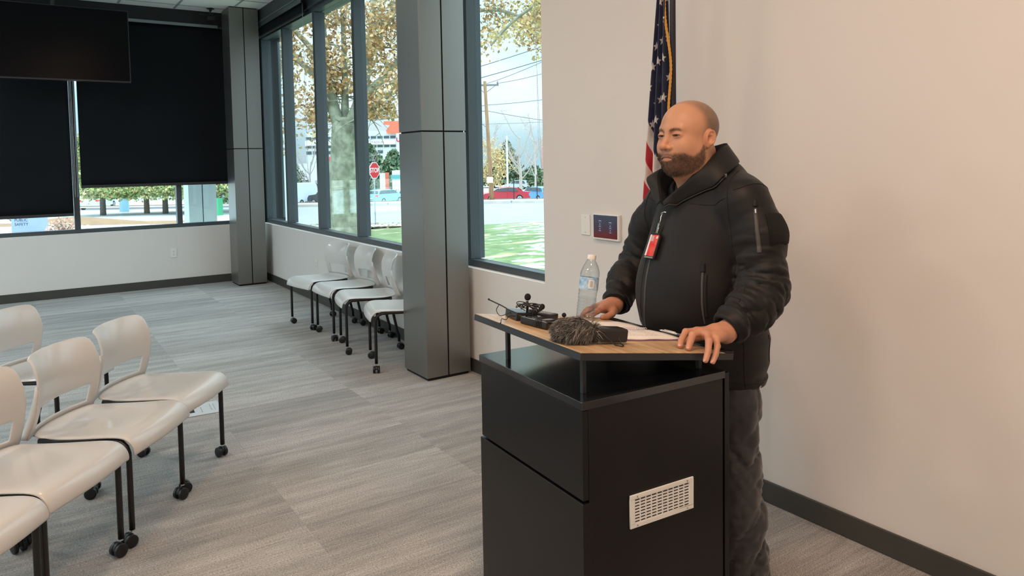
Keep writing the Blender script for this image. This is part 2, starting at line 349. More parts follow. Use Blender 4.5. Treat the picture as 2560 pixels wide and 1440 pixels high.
# ------------------------------------------------------------------ small fixtures
WP=mat('white_plastic',(.80,.79,.75),.35)
def outlet(name,M0,label,duplex=True,cat='power outlet',w_=.072,h_=.118):
    r=empty(name,(0,0,0),label,cat); r.matrix_world=M0     # local: x across, y out of wall, z up
    MB().cbox((0,.003,0),(w_,.006,h_)).build('cover_plate',WP,r,bevel=.0025)
    if duplex:
        for s in (-1,1):
            MB().prism([(.0165*math.cos(a),s*.0195+.0145*max(-.8,min(.8,math.sin(a)))/.8) for a in [k*math.pi/12 for k in range(24)]],.008,axis='y',h0=.004).build('socket',WP,r)
            q=MB()
            for dx in (-.006,.006): q.cbox((dx,.0083,s*.0195+.003),(.002,.001,.008))
            q.cbox((0,.0083,s*.0195-.008),(.004,.001,.004)); q.build('slots',GAP,r)
    for z in ((0,) if duplex else (.042,-.042)): MB().cyl((0,.005,z),(0,.0072,z),.003,n=10).build('screw',mat('screw_metal',(.5,.5,.48),.3,metal=1),r)
    return r
outlet('power_outlet',T(Vector((1.549,YB,.425)))@Rz(math.pi),'white power outlet low on the back wall below the shades')
outlet('power_outlet',T(Vector((XR,7.775,.407)))@Rz(math.pi/2),'white power outlet on the side wall left of the window chairs')
outlet('wall_plate',T(Vector((XR,3.186,1.133)))@Rz(math.pi/2),'blank white wall plate left of the touch panel',False,'wall plate',.078,.116)
# touch panel
r=empty('touch_panel',(XR,3.0,1.132),'white framed wall touch panel with a dark red and blue screen','touch panel'); r.rotation_euler=(0,0,math.pi/2)
MB().cbox((0,.010,0),(.212,.020,.142)).build('frame',WP,r,bevel=.004)
m=bpy.data.materials.new('panel_screen'); m.use_nodes=True; n=m.node_tree; b=n.nodes['Principled BSDF']; b.inputs['Roughness'].default_value=.1
tcn=n.nodes.new('ShaderNodeTexCoord'); sp=n.nodes.new('ShaderNodeSeparateXYZ'); n.links.new(tcn.outputs['Object'],sp.inputs[0])
mr=n.nodes.new('ShaderNodeMapRange'); mr.inputs[1].default_value=-.06; mr.inputs[2].default_value=.06; n.links.new(sp.outputs['Z'],mr.inputs[0])
rp=n.nodes.new('ShaderNodeValToRGB'); e=rp.color_ramp.elements; e[0].position=0; e[0].color=(.14,.004,.008,1); e[1].position=1; e[1].color=(.035,.052,.085,1)
q=e.new(.20); q.color=(.13,.004,.008,1); q=e.new(.24); q.color=(.09,.008,.02,1); q=e.new(.5); q.color=(.04,.022,.05,1)
n.links.new(mr.outputs[0],rp.inputs['Fac']); b.inputs['Base Color'].default_value=(.01,.01,.01,1); n.links.new(rp.outputs['Color'],b.inputs['Emission Color']); b.inputs['Emission Strength'].default_value=.8
MB().cbox((0,.0205,.002),(.192,.002,.124)).build('screen',m,r)
ic=mat('panel_icons',(.2,.25,.45),.5,emit=((.45,.55,.9),.6))
for cx in (.042,-.042):
    q=MB()
    q.cbox((cx,.0218,.033-.006*(cx<0)),(.02,.0006,.003))
    for cz in (.014,-.012):
        z=cz-.006*(cx<0)
        for a,b_ in (((-.013,z+.010),(.013,z+.0104)),((-.013,z-.0075),(.013,z-.0071))): q.box(cx+a[0],cx+b_[0],.0213,.0220,a[1],b_[1])
        q.cbox((cx,.0218,z+.001),(.005,.0006,.005)); q.cbox((cx,.0218,z-.0105),(.014,.0006,.0016))
    q.build('icon_column',ic,r)
# floor box
r=empty('floor_box',(.872,4.775,0),'grey flush floor power box in the carpet behind the chairs','floor outlet',rz=rad(-4))
fb=mat('floor_box_grey',(.50,.53,.55),.45)
MB().cbox((0,0,.003),(.20,.235,.006)).build('cover',fb,r,bevel=.003)
MB().cbox((-.065,-.03,.0065),(.028,.055,.002)).build('cable_flap',GAP,r)
q=MB(); q.cbox((-.01,-.02,.0068),(.006,.10,.0015)); q.cbox((.045,.0,.0068),(.004,.12,.0015)); q.cbox((.065,.0,.0068),(.004,.12,.0015)); q.build('ribs',mat('floor_box_rib',(.35,.38,.4),.4),r)
MB().cyl((-.035,.02,.006),(-.035,.02,.009),.009,n=16).build('knob',WP,r,smooth=True,auto=30)
# round ceiling lamp, sprinkler, bracket
r=empty('ceiling_lamp',(.76,9.0,3.36),'round white glass ceiling lamp above the television','ceiling lamp')
MB().lathe([(.06,.09),(.20,.088),(.205,.06),(.19,.02),(.14,-.01),(.07,-.024),(0.001,-.028)],40).build('shade',mat('milk_glass',(.80,.86,.86),.25),r,smooth=True)
MB().lathe([(.09,.086),(.09,.0899)],30).build('canopy',WP,r)
r=empty('sprinkler_head',(1.36,9.33,ZC),'small white sprinkler head on the ceiling','sprinkler')
MB().lathe([(.035,0),(.033,-.008),(.014,-.012),(.012,-.03),(.001,-.031)],20).build('body',WP,r,smooth=True,auto=40)
r=empty('ceiling_camera',(2.04,9.66,ZC),'small black camera bracket on the ceiling before the corner pillar','camera bracket')
k=mat('black_plastic',(.012,.012,.013),.4)
MB().lathe([(.045,0),(.045,-.010),(.018,-.016),(.016,-.035)],20).build('mount_plate',k,r,smooth=True,auto=40)
MB().tube([(0,0,-.03),(-.01,0,-.06),(.02,-.01,-.075),(.02,-.01,-.10)],.010,10).build('neck',k,r,smooth=True)
MB().tube([(-.13,0,-.085),(-.05,0,-.085),(.06,0,-.09),(.12,0,-.08),(.13,0,-.12)],.007,8).build('arm',k,r,smooth=True)
MB().cbox((.0,-.005,-.125),(.09,.05,.045)).build('camera_body',k,r,bevel=.006)
# ------------------------------------------------------------------ the room's own warm lamps (round ceiling lamps further into the room)
WARM=(1,.63,.42)
glow=mat('lamp_glow',(.9,.85,.8),.4,emit=((1,.74,.52),5))
k=0
for i,(x,y,e) in enumerate(((.62,.7,LW*1.25),(-1.0,.9,LW*.8),(.7,-1.8,LW*1.25),(-1.2,-1.6,LW*.6),(.9,3.6,LW*.45),(-1.9,3.0,LW*.8),(-3.4,.5,LW*.5))):
    r=empty('ceiling_lamp',(x,y,ZC),'warm lit round ceiling lamp over the seating and the lectern','ceiling lamp','lit ceiling lamps over the seating')
    MB().lathe([(.25,0),(.25,-.05),(.24,-.055)],32).build('housing',WP,r,smooth=True,auto=30)
    MB().lathe([(.235,-.0555),(.235,-.058)],32).build('diffuser',glow,r)
    l=area('lamp_light',(0,0,-.07),(.45,.45),e,WARM if x>.5 else (1,.84,.70),shape='DISK'); l.parent=r

for i,(x,y,e) in enumerate(((-1.7,6.6,LC),(-3.6,6.2,LC),(-2.2,8.7,LC*.8))):  # unseen cool fill lamps, added to brighten the far wall and floor
    r=empty('ceiling_lamp',(x,y,ZC),'cool white fill lamp added out of view over the far end','ceiling lamp','added fill lamps over the far end')
    MB().lathe([(.25,0),(.25,-.05),(.24,-.055)],32).build('housing',WP,r,smooth=True,auto=30)
    MB().lathe([(.235,-.0555),(.235,-.058)],32).build('diffuser',mat('fill_glow_cool',(.85,.9,.9),.4,emit=((.88,.96,1),6)),r)
    l=area('lamp_light',(0,0,-.07),(.45,.45),e,(.78,.92,1),shape='DISK'); l.parent=r

# ------------------------------------------------------------------ stacking chairs on castors
SHELL=mat('chair_shell',(.56,.555,.54),.28,spec=.5,coat=.25,bump=(700,.05,.0003))
STEEL=mat('black_steel',(.010,.010,.011),.32,spec=.5); TYRE=mat('castor_black',(.010,.010,.011),.38)
CHR=mat('chrome',(.75,.75,.76),.15,metal=1)
def lerp(a,b,t): return a+(b-a)*t
def interp(x,xs,ys):
    return float(np.interp(x,xs,ys))
def make_chair(M0):
    """local frame: +x is behind the sitter, y across, origin on the floor between the front legs"""
    r=empty('stacking_chair',(0,0,0)); r.matrix_world=M0
    # seat: waterfall front, slightly dished
    prof=[(-.034,.372),(-.034,.388),(-.030,.404),(-.021,.420),(-.006,.434),(.014,.4425),(.045,.446),(.10,.444),(.17,.440),(.24,.437),(.31,.436),(.36,.437),(.395,.441)]
    P=[]
    for j in range(21):
        v=j/20*2-1; row=[]
        for i,(x,z) in enumerate(prof):
            t=max(0,(x-.02)/.375)
            hw=.226-.012*t-.05*max(0,t-.72)**1.5*3
            bow=.020*(1-v*v) if i<6 else .020*(1-v*v)*max(0,1-(i-5)/4)
            dish=-.010*(1-v*v)*math.sin(math.pi*min(1,max(0,(x-.05)/.36)))
            edge=.004*abs(v)**8
            xx=x-bow*.8+ (.045*(1-v*v) if x>.30 else .045*(1-v*v)*max(0,(x-.15)/.15 if x>.15 else 0)*.99)*max(0,min(1,(x-.15)/.24))
            row.append((xx,v*hw,z+dish-edge-.000))
        P.append(row)
    MB().grid(P).build('seat',SHELL,r,smooth=True,solid=.011,sub=1,fix=False)
    # back shell with the hand slot
    def bx(z): return interp(z,[.425,.47,.53,.60,.66,.71,.755],[.405,.386,.368,.357,.358,.374,.405])
    def bw(z): return interp(z,[.425,.47,.53,.60,.66,.71,.74,.755],[.214,.209,.205,.203,.201,.195,.190,.186])
    zs=[.427,.440,.452,.462,.470,.49,.51,.530,.542,.552,.57,.60,.63,.66,.69,.715,.735,.748,.755]
    ys=[-1,-.94,-.86,-.80,-.76,-.66,-.5,-.33,-.16,0,.16,.33,.5,.66,.76,.80,.86,.94,1]
    bm=bmesh.new(); V=[]
    for z in zs:
        row=[]
        for v in ys:
            w=bw(z); cv=.042*(1-v*v)
            zz=z-(.010*(v*v)**4 if z>.74 else 0)
            row.append(bm.verts.new((bx(z)+cv+(.0),v*w,zz)))
        V.append(row)
    for i in range(len(zs)-1):
        for j in range(len(ys)-1):
            if .462<=zs[i] and zs[i+1]<=.5421 and -.80<=ys[j] and ys[j+1]<=.80: continue
            bm.faces.new((V[i][j],V[i][j+1],V[i+1][j+1],V[i+1][j]))
    bmesh.ops.delete(bm,geom=[v for v in bm.verts if not v.link_faces],context='VERTS')
    me=bpy.data.meshes.new('backrest'); bm.to_mesh(me); bm.free(); me.materials.append(SHELL)
    me.polygons.foreach_set('use_smooth',[True]*len(me.polygons))
    o=bpy.data.objects.new('backrest',me); COL.objects.link(o); o.parent=r
    md=o.modifiers.new('s','SOLIDIFY'); md.thickness=.009; md.offset=0; md=o.modifiers.new('b','BEVEL'); md.width=.0025; md.segments=2; md.limit_method='ANGLE'; md.angle_limit=rad(40)
    # side wings of the back uprights
    for s in (-1,1):
        path=[(bx(z)+.004,s*(bw(z)+.002),z) for z in (.43,.45,.48,.52,.56,.60,.64)]
        Pq=[]
        for (x,y,z) in path:
            d=interp(z,[.43,.52,.6,.64],[.030,.024,.012,.004]); Pq.append([(x-.004,y,z),(x+d*.5,y+s*.001,z),(x+d,y-s*.003,z)])
        MB().grid(Pq).build('back_upright',SHELL,r,smooth=True,solid=.007,fix=False)
    # tubular frame
    for s in (-1,1):
        y=s*.206
        MB().tube([(0,y,.065),(0,y,.16),(0,y,.33),(.001,y,.372),(.009,y,.398),(.026,y,.416),(.05,y,.424),(.10,y,.425),(.2,y,.4225),(.36,y,.423)],.0115,12).build('side_rail',STEEL,r,smooth=True)
        MB().tube([(.345,y,.424),(.352,y,.405),(.36,y,.36),(.375,y,.27),(.400,y,.15),(.410,y,.12),(.412,y,.065)],.0115,12).build('rear_leg',STEEL,r,smooth=True)
    MB().tube([(.30,-.206,.42),(.30,.206,.42)],.009,10).build('cross_bar',STEEL,r,smooth=True)
    MB().tube([(.07,-.206,.42),(.07,.206,.42)],.009,10).build('cross_bar',STEEL,r,smooth=True)
    for i,(x,s) in enumerate(((0,-1),(0,1),(.412,-1),(.412,1))):
        c=empty('castor',(x,s*.206,0)); c.parent=r
        MB().cyl((0,0,.058),(0,0,.075),.008,n=12).build('stem',CHR,c,smooth=True,auto=30)
        q=MB(); hood=[(.022*math.cos(a)-.012,.028+.026*math.sin(a)) for a in [math.pi*k/10 for k in range(11)]]
        q.prism([(a,b) for a,b in hood],.006,axis='y',h0=-.006); q.cyl((-.012,-.023,.026),(-.012,.023,.026),.005); q.build('hood',TYRE,c,bevel=.001)
        for t in (-1,1):
            MB().lathe([(.010,-.008),(.022,-.0085),(.0255,-.006),(.026,0),(.0255,.006),(.022,.0085),(.010,.008)],26,M=T(Vector((-.012,t*.0155,.026)))@Rx(math.pi/2)).build('wheel',TYRE,c,smooth=True,auto=40)
    return r
def chair_at(right,ang,label,cast,group,proto=[None]):
    """right: floor point of the sitter-left... of the front leg at local y=-.206; ang: direction of the front edge"""
    a=rad(ang); lx=Vector((math.cos(a),math.sin(a),0)); bk=Vector((-math.sin(a),math.cos(a),0))
    if group=='window': bk=Vector((math.sin(a),-math.cos(a),0)); lx=-lx; o=Vector((right[0],right[1],0))+lx*(.206)
    else: o=Vector((right[0],right[1],0))-lx*.206
    # local x=bk, local y must make a right-handed frame
    yy=Vector((-bk.y,bk.x,0))
    M=Matrix(((bk.x,yy.x,0,o.x),(bk.y,yy.y,0,o.y),(0,0,1,0),(0,0,0,1)))
    if proto[0] is None: proto[0]=r=make_chair(M)
    else: r=children_copy(proto[0]); r.matrix_world=M
    prop(r,label,'chair','grey chairs along the window wall' if group=='window' else 'grey chairs set out for the audience')
    cs=[x for x in COL.objects if x.parent==r and x.name.startswith('castor')]
    cs.sort(key=lambda c:(c.location.x>.2,c.location.y))
    for c,k in zip(cs,cast): c.rotation_euler=(0,0,rad(k))
    return r
# audience chairs: point given is the front leg nearer the lectern
chair_at((.805,3.925),53,'grey plastic chair nearest the floor box, rightmost of the audience row',(150,40,170,190),'aud')
chair_at((.549,3.541),54,'grey plastic chair second from the right in the audience row, its leg over a castor',(250,235,200,160),'aud')
chair_at((.262,3.154),52.5,'grey plastic chair whose right front leg stands at lower left, third from the right',(245,230,150,190),'aud')
chair_at((-.01,2.775),53,'grey plastic chair cut off by the bottom left corner, only its seat front showing',(240,220,200,170),'aud')
chair_at((.35,4.63),53,'grey plastic chair in the row behind, half cut off by the left edge',(150,190,175,200),'aud')
# window chairs
chair_at((2.078,6.867),98.0,'grey plastic chair farthest along the window wall, beside the power outlet',(200,170,150,190),'window')
chair_at((2.153,6.368),89.8,'grey plastic chair second from the far end along the window wall',(90,150,190,170),'window')
chair_at((2.175,5.859),76,'grey plastic chair third from the far end along the window wall, turned slightly',(170,160,190,200),'window')
chair_at((2.18,5.248),73,'grey plastic chair half hidden behind the nearest metal pillar',(80,150,160,170),'window')

# ------------------------------------------------------------------ lectern
LM=T(Vector((1.187,1.458,0)))@Rz(rad(-3.5))
DT=LM@T(Vector((-.018,0,1.0077)))@Ry(rad(8.55))       # desk plane: x towards the speaker, y away from the camera, z out of the board
LAM=mat('black_laminate',(.005,.005,.0056),.32,spec=.42,bump=(1500,.06,.0002),var=(5,.3)); LAMS=mat('black_laminate_satin',(.010,.011,.013),.15,spec=1.0,bump=(1500,.05,.0002))
EDG=mat('black_edge_band',(.018,.020,.023),.38)
def woodmat():
    m=bpy.data.materials.new('oak_laminate'); m.use_nodes=True; n=m.node_tree; b=n.nodes['Principled BSDF']; b.inputs['Roughness'].default_value=.30; b.inputs['Specular IOR Level'].default_value=.8
    tcn=n.nodes.new('ShaderNodeTexCoord'); mpn=n.nodes.new('ShaderNodeMapping'); mpn.inputs['Scale'].default_value=(46,5,5); mpn.inputs['Rotation'].default_value=(0,0,rad(4)); n.links.new(tcn.outputs['Object'],mpn.inputs[0])
    t=n.nodes.new('ShaderNodeTexNoise'); t.inputs['Scale'].default_value=1; t.inputs['Detail'].default_value=6; t.inputs['Distortion'].default_value=.6; n.links.new(mpn.outputs[0],t.inputs[0])
    r=n.nodes.new('ShaderNodeValToRGB'); e=r.color_ramp.elements; e[0].position=.32; e[1].position=.66; e[0].color=(.40,.255,.125,1); e[1].color=(.66,.48,.28,1); n.links.new(t.outputs['Fac'],r.inputs[0]); n.links.new(r.outputs[0],b.inputs['Base Color'])
    return m
LW_,LD_=.565,.515
lc=empty('lectern',(0,0,0),'black lectern with a sloping light oak top and white side vent','lectern'); lc.matrix_world=LM
I=Matrix.Identity(4)
MB().box(-.004,LD_,-.004,LW_+.004,.848,.870).build('shelf_board',LAMS,lc,bevel=.0012)
MB().box(.0,.018,.001,LW_-.001,.604,.845).build('front_panel',LAM,lc,bevel=.001)
MB().box(-.004,.018,-.003,LW_+.003,.03,.598).build('front_panel',LAM,lc,bevel=.0012)
MB().box(.0195,LD_-.004,.002,.020,.03,.846).build('side_panel',LAM,lc,bevel=.001)
MB().box(.0195,LD_-.004,LW_-.020,LW_-.002,.03,.846).build('side_panel',LAM,lc,bevel=.001)
MB().box(LD_+.002,LD_+.020,.0,LW_,.03,.862).build('door',LAM,lc,bevel=.001)
MB().box(.03,LD_-.01,.03,LW_-.03,.0,.05).build('plinth',GAP,lc)
MB().box(.02,LD_-.01,.02,LW_-.02,.40,.418).build('inner_shelf',LAM,lc)
def zdesk(x): return 1.0077-math.tan(rad(8.55))*(x+.018)-.022
for x,y in ((.045,.058),(.045,.462),(.47,.058),(.47,.50)):
    MB().box(x-.006,x+.006,y-.007,y+.007,.870,zdesk(x)+.002).build('post',EDG,lc,bevel=.001)
L2=LM.inverted()@DT
MB().box(0,.556,-.022,.566,-.021,-.0012,L2).build('desktop_board',EDG,lc,bevel=.001)
MB().box(.001,.5205,-.021,.565,-.0012,.0,L2).build('oak_surface',woodmat(),lc)
MB().box(.521,.556,-.022,.566,-.0012,.005,L2).build('pen_ledge',LAM,lc,bevel=.0015)
# vent in the near side panel
vt=empty('vent',(.2705,.0015,.535)); vt.parent=lc
q=MB(); W2,H2=.117,.0465; iw,ih=.101,.0345
for x0,x1,z0,z1 in ((-W2,W2,ih,H2),(-W2,W2,-H2,-ih),(-W2,-iw,-ih,ih),(iw,W2,-ih,ih)): q.box(x0,x1,-.005,0,z0,z1)
q.build('vent_frame',mat('vent_white',(.70,.71,.69),.4),vt,bevel=.0012)
q=MB(); nc,nr=10,8; cw=2*iw/nc; rh=2*ih/nr
for i in range(nc+1): x=-iw+i*cw; q.box(x-.0016,x+.0016,-.0035,-.001,-ih,ih)
for j in range(nr+1): z=-ih+j*rh; q.box(-iw,iw,-.003,-.001,z-.0022,z+.0022)
q.build('louvre_grille',mat('vent_white',(0,0,0)),vt)
MB().box(-iw,iw,-.001,.0,-ih,ih).build('vent_back',mat('vent_shadow',(.02,.018,.03),.8),vt)
q=MB()
for x in (-.092,.092):
    for z in (.040,-.040): MB().cyl((x,-.0052,z),(x,-.0062,z),.0022,n=10).build('screw',mat('screw_metal',(0,0,0)),vt)
# ------------------------------------------------------------------ things lying on the desk
def desk(name,u,v,rz,label,cat,group=None):
    r=empty(name,(0,0,0),label,cat,group); r.matrix_world=DT@T(Vector((u,v,.0004)))@Rz(rad(rz)); return r
def strands(name,roots,dirs,lens,width,m,parent,droop=0,curl=.3,seg=4,tones=None,down=(0,0,-1),amp=.0,floor=None):
    """tapered bent ribbons; roots/dirs (n,3)"""
    n=len(roots); dirs=dirs/np.linalg.norm(dirs,axis=1,keepdims=True)
    rnd=RNG.normal(size=(n,3)); side=np.cross(dirs,rnd); side/=np.linalg.norm(side,axis=1,keepdims=True)+1e-9
    bend=np.cross(side,dirs); dn=np.array(down)[None]
    V=np.zeros((n,seg+1,2,3)); ph=RNG.uniform(0,6.28,n)
    for k in range(seg+1):
        t=k/seg
        c=roots+dirs*(lens*t)[:,None]+bend*(lens*curl*t*t*RNG.choice([1],n))[:,None]+dn*(lens*droop*t*t)[:,None]
        if amp: c=c+side*(np.sin(t*5+ph)*amp*t)[:,None]
        if floor is not None: c[:,2]=np.maximum(c[:,2],floor)
        w=width*(1-t)**.7+width*.12
        V[:,k,0]=c-side*w/2; V[:,k,1]=c+side*w/2
    V=V.reshape(-1,3); F=[]
    b=np.arange(n)[:,None]*(seg+1)*2
    for k in range(seg):
        F.append(np.c_[b+2*k,b+2*k+1,b+2*k+3,b+2*k+2])
    F=np.concatenate(F); cols=None
    if tones is not None: cols=np.repeat(tones,(seg+1)*2,axis=0)
    return npmesh(name,V,F,m,parent,True,cols)
# furry microphone
fur=mat('fur_grey',(.2,.19,.18),.55,attr='tone',spec=.3)
r=desk('microphone',.066,.105,1,'black recorder with a shaggy grey fur windscreen lying on the lectern','microphone')
RB=mat('black_rubber',(.014,.014,.015),.45)
MB().sphere((0,0,.036),(.066,.034,.033),24,16).build('windscreen_core',mat('fur_under',(.045,.043,.04),.9),r,smooth=True)
n=13000; a=RNG.uniform(0,2*np.pi,n); tt=1-2*RNG.uniform(0,1,n)**1.2; rr_=np.sqrt(1-tt**2*.98)
nrm=np.c_[tt,rr_*np.cos(a),rr_*np.sin(a)]; root=np.c_[.066*tt,.033*rr_*np.cos(a),.036+.032*rr_*np.sin(a)]
d=nrm*.30+np.array([[-1,-.12,-.22]])+RNG.normal(size=(n,3))*.16+.25*np.stack([np.zeros(n),np.sin(root[:,0]*90+a*2),np.cos(root[:,0]*80+a*3)],1)
kk=(tt>.8)&(RNG.uniform(size=n)<.3); d[kk]=nrm[kk]+RNG.normal(size=(kk.sum(),3))*.5
tone=RNG.choice(3,n,p=[.42,.38,.20]); tones=np.array([[.05,.048,.046],[.19,.183,.175],[.44,.43,.40]])[tone]*RNG.uniform(.7,1.3,(n,1))
strands('windscreen_fur',root,d,RNG.uniform(.018,.036,n)*(1-.45*(tt<-.5)),.0012,fur,r,droop=.30,curl=.12,tones=tones,amp=.0025,floor=.0012,seg=5)
MB().box(.062,.172,-.028,.028,.006,.044).build('recorder_body',RB,r,bevel=.007,seg=3)
MB().box(.11,.165,-.018,.018,.0438,.0445).build('recorder_screen',mat('dark_screen',(.02,.02,.022),.15),r)
MB().tube([(.075,-.020,.03),(.09,-.040,.018),(.105,-.052,.004),(.125,-.058,.002),(.14,-.048,.002),(.145,-.03,.004),(.136,-.027,.02)],.0016,8).build('strap',RB,r,smooth=True)
MB().box(.05,.072,-.024,.024,.004,.046).build('collar',RB,r,bevel=.006)
# wireless packs
GUN=mat('gunmetal',(.045,.05,.055),.25,metal=.6)
def cable(pts,parent,name='cable',rad_=.0013,m=None):
    P=[Vector(p) for p in pts]; out=[]
    for i in range(len(P)-1):
        p0=P[max(i-1,0)];p1=P[i];p2=P[i+1];p3=P[min(i+2,len(P)-1)]
        for k in range(6):
            t=k/6; out.append(.5*((2*p1)+(p2-p0)*t+(2*p0-5*p1+4*p2-p3)*t*t+(3*p1-p0-3*p2+p3)*t**3))
    out.append(P[-1]); return MB().tube(out,rad_,7).build(name,m or RB,parent,smooth=True)
r=desk('wireless_transmitter',.122,.352,15,'shiny black wireless pack at front with cable wound round it','wireless pack')
MB().box(-.042,.042,-.056,.056,.0,.024).build('housing',mat('gloss_black',(.010,.010,.011),.14,spec=.6),r,bevel=.006,seg=3)
MB().box(-.03,.03,-.040,.010,.0238,.0246).build('lid',mat('gloss_black',(0,0,0)),r,bevel=.0005)
for k in range(4):
    y=-.034+.006*k+.004; cable([(-.047,y,.002),(-.046,y,.022),(-.03,y+.002,.029),(.0,y-.002+.004*k,.031),(.036,y+.002,.029),(.047,y,.02),(.046,y,.003)],r)
cable([(.044,-.03,.01),(.075,-.035,.004),(.10,-.02,.002),(.115,.005,.006),(.118,.012,.024)],r)
MB().sphere((.118,.014,.030),.0075,14,10).build('microphone_head',mat('foam',(.010,.010,.010),.95,bump=(900,.8,.001)),r,smooth=True)
r=desk('wireless_transmitter',.118,.485,-8,'grey metal wireless pack at back left with a bent antenna','wireless pack')
MB().box(-.030,.030,-.048,.045,.0,.026).build('housing',GUN,r,bevel=.004)
MB().cyl((-.012,-.048,.013),(-.012,-.060,.013),.0055,n=14).build('connector',mat('brass',(.65,.55,.35),.25,metal=1),r,smooth=True,auto=30)
MB().cyl((.012,-.048,.013),(.012,-.058,.013),.005,n=14).build('connector',RB,r,smooth=True,auto=30)
cable([(-.012,.045,.018),(-.03,.075,.028),(-.045,.10,.034),(-.06,.125,.040)],r,'antenna',.0022)
cable([(-.03,-.03,.012),(-.055,-.05,.014),(-.075,-.075,.006),(-.10,-.10,.012),(-.112,-.125,.004)],r,'cable',.0012)
cable([(-.03,.0,.02),(-.05,.03,.002),(-.055,.06,.014),(-.04,.08,.03)],r)
MB().sphere((-.06,.126,.0405),.0036,10,8).build('antenna_tip',RB,r,smooth=True)
cable([(-.112,-.125,.004),(-.116,-.131,.003)],r,'cable_tip',.002)
r=desk('wireless_receiver',.215,.495,35,'flat black wireless pack lying rearmost among the tangled cables','wireless pack')
MB().box(-.034,.034,-.045,.045,.0,.022).build('housing',RB,r,bevel=.004)
MB().box(-.026,.026,-.036,.036,.022,.0228).build('face_plate',mat('dark_screen',(0,0,0)),r)
MB().cyl((0,.045,.011),(0,.058,.011),.004,n=12).build('plug',mat('brass',(0,0,0)),r,smooth=True)
r=desk('lapel_microphone',.125,.455,0,'small black foam lapel microphone standing upright out of the cable tangle','lapel microphone')
MB().sphere((.0,.0,.075),(.0105,.0105,.0115),16,12).build('foam_cover',mat('foam',(0,0,0)),r,smooth=True)
MB().cyl((0,0,.062),(.004,-.002,.026),.0042,n=10).build('stem',RB,r,smooth=True)
rr=random.Random(4)
for k in range(7):
    c0=(.01+rr.uniform(-.01,.01),rr.uniform(-.01,.01),.030)
    a0=rr.uniform(0,6.28); R_=rr.uniform(.022,.038)
    cable([(c0[0]+R_*math.cos(a0+q),c0[1]+R_*1.1*math.sin(a0+q),c0[2]+.004+.020*abs(math.sin(q*.8+k))) for q in [j*.7 for j in range(9)]],r,'cable',.0014)
MB().box(-.008,.028,-.006,.006,.026,.036,T(Vector((.01,-.01,0)))@Rz(.5)).build('clip',GUN,r,bevel=.001)
r=desk('lapel_microphone',.165,.425,0,'small black lapel microphone leaning on the cables beside the shiny pack','lapel microphone')
MB().sphere((.0,.0,.050),(.0085,.0085,.0095),16,12).build('foam_cover',mat('foam',(0,0,0)),r,smooth=True)
MB().cyl((0,0,.042),(-.02,.008,.027),.0035,n=10).build('stem',RB,r,smooth=True)
cable([(-.02,.008,.027),(-.04,.03,.022),(-.03,.05,.012),(.0,.045,.003),(.03,.02,.003)],r)
# notebook
PAP=mat('paper',(.80,.765,.72),.7,var=(9,.03))
r=desk('notebook',.372,.295,4,'open spiral notebook with white pages on the lectern top','notebook')
P=[]
for i in range(15):
    u=-.135+.27*i/14; row=[]
    for j in range(9): v=j/8; row.append((u,-.148+.143*v,.004+.003*math.sin(v*3.1)+.0008*math.sin(i)))
    P.append(row)
MB().grid(P).build('page',PAP,r,smooth=True,solid=.003,fix=False)
P=[[(p[0],-p[1],p[2]) for p in row] for row in P]
MB().grid(P).build('page',PAP,r,smooth=True,solid=.003,fix=False)
MB().box(-.137,.137,-.152,.150,.0,.0022).build('cover',mat('notebook_cover',(.22,.12,.20),.5),r)
q=MB()
for k in range(32):
    x=-.125+.25*k/31; q.tube([(x,.0075*math.cos(a),.0062+.0066*math.sin(a)) for a in [j*math.pi/4 for j in range(8)]],.0007,5,closed=True)
o=q.build('spiral_wire',mat('wire_silver',(.62,.56,.66),.3,metal=.7),r,smooth=True); 
INK=mat('pencil_ink',(.42,.40,.42),.8); rr=random.Random(9); q=MB()
for k in range(7):
    y=-.035-.013*k; x=-.10
    while x<.06+.04*rr.random():
        w_=rr.uniform(.006,.018); q.box(x,x+w_,y-.0004,y+.0004,.0086,.0088); q.box(x+w_*.4,x+w_*.45,y-.0018,y+.0018,.0086,.0088); x+=w_+.004
o=q.build('handwriting',INK,r)
r=desk('pen',.5385,.208,0,'grey and silver pen lying on the black ledge before the left hand','pen'); r.matrix_world=DT@T(Vector((.5385,.208,.0106)))@Rz(rad(7))
q=MB(); q.cyl((0,-.075,0),(0,-.01,0),.0050,.0050,14); q.build('barrel',mat('pen_grey',(.075,.075,.07),.35),r,smooth=True,auto=30)
MB().cyl((0,-.01,0),(0,.055,0),.0052,.0045,14).build('cap',mat('pen_clear',(.34,.34,.33),.2,metal=.5),r,smooth=True,auto=30)
MB().box(-.0015,.0015,.0,.045,.005,.0072).build('clip',CHR,r)
MB().cyl((0,.055,0),(0,.068,0),.0042,.0012,12).build('tip',CHR,r,smooth=True)
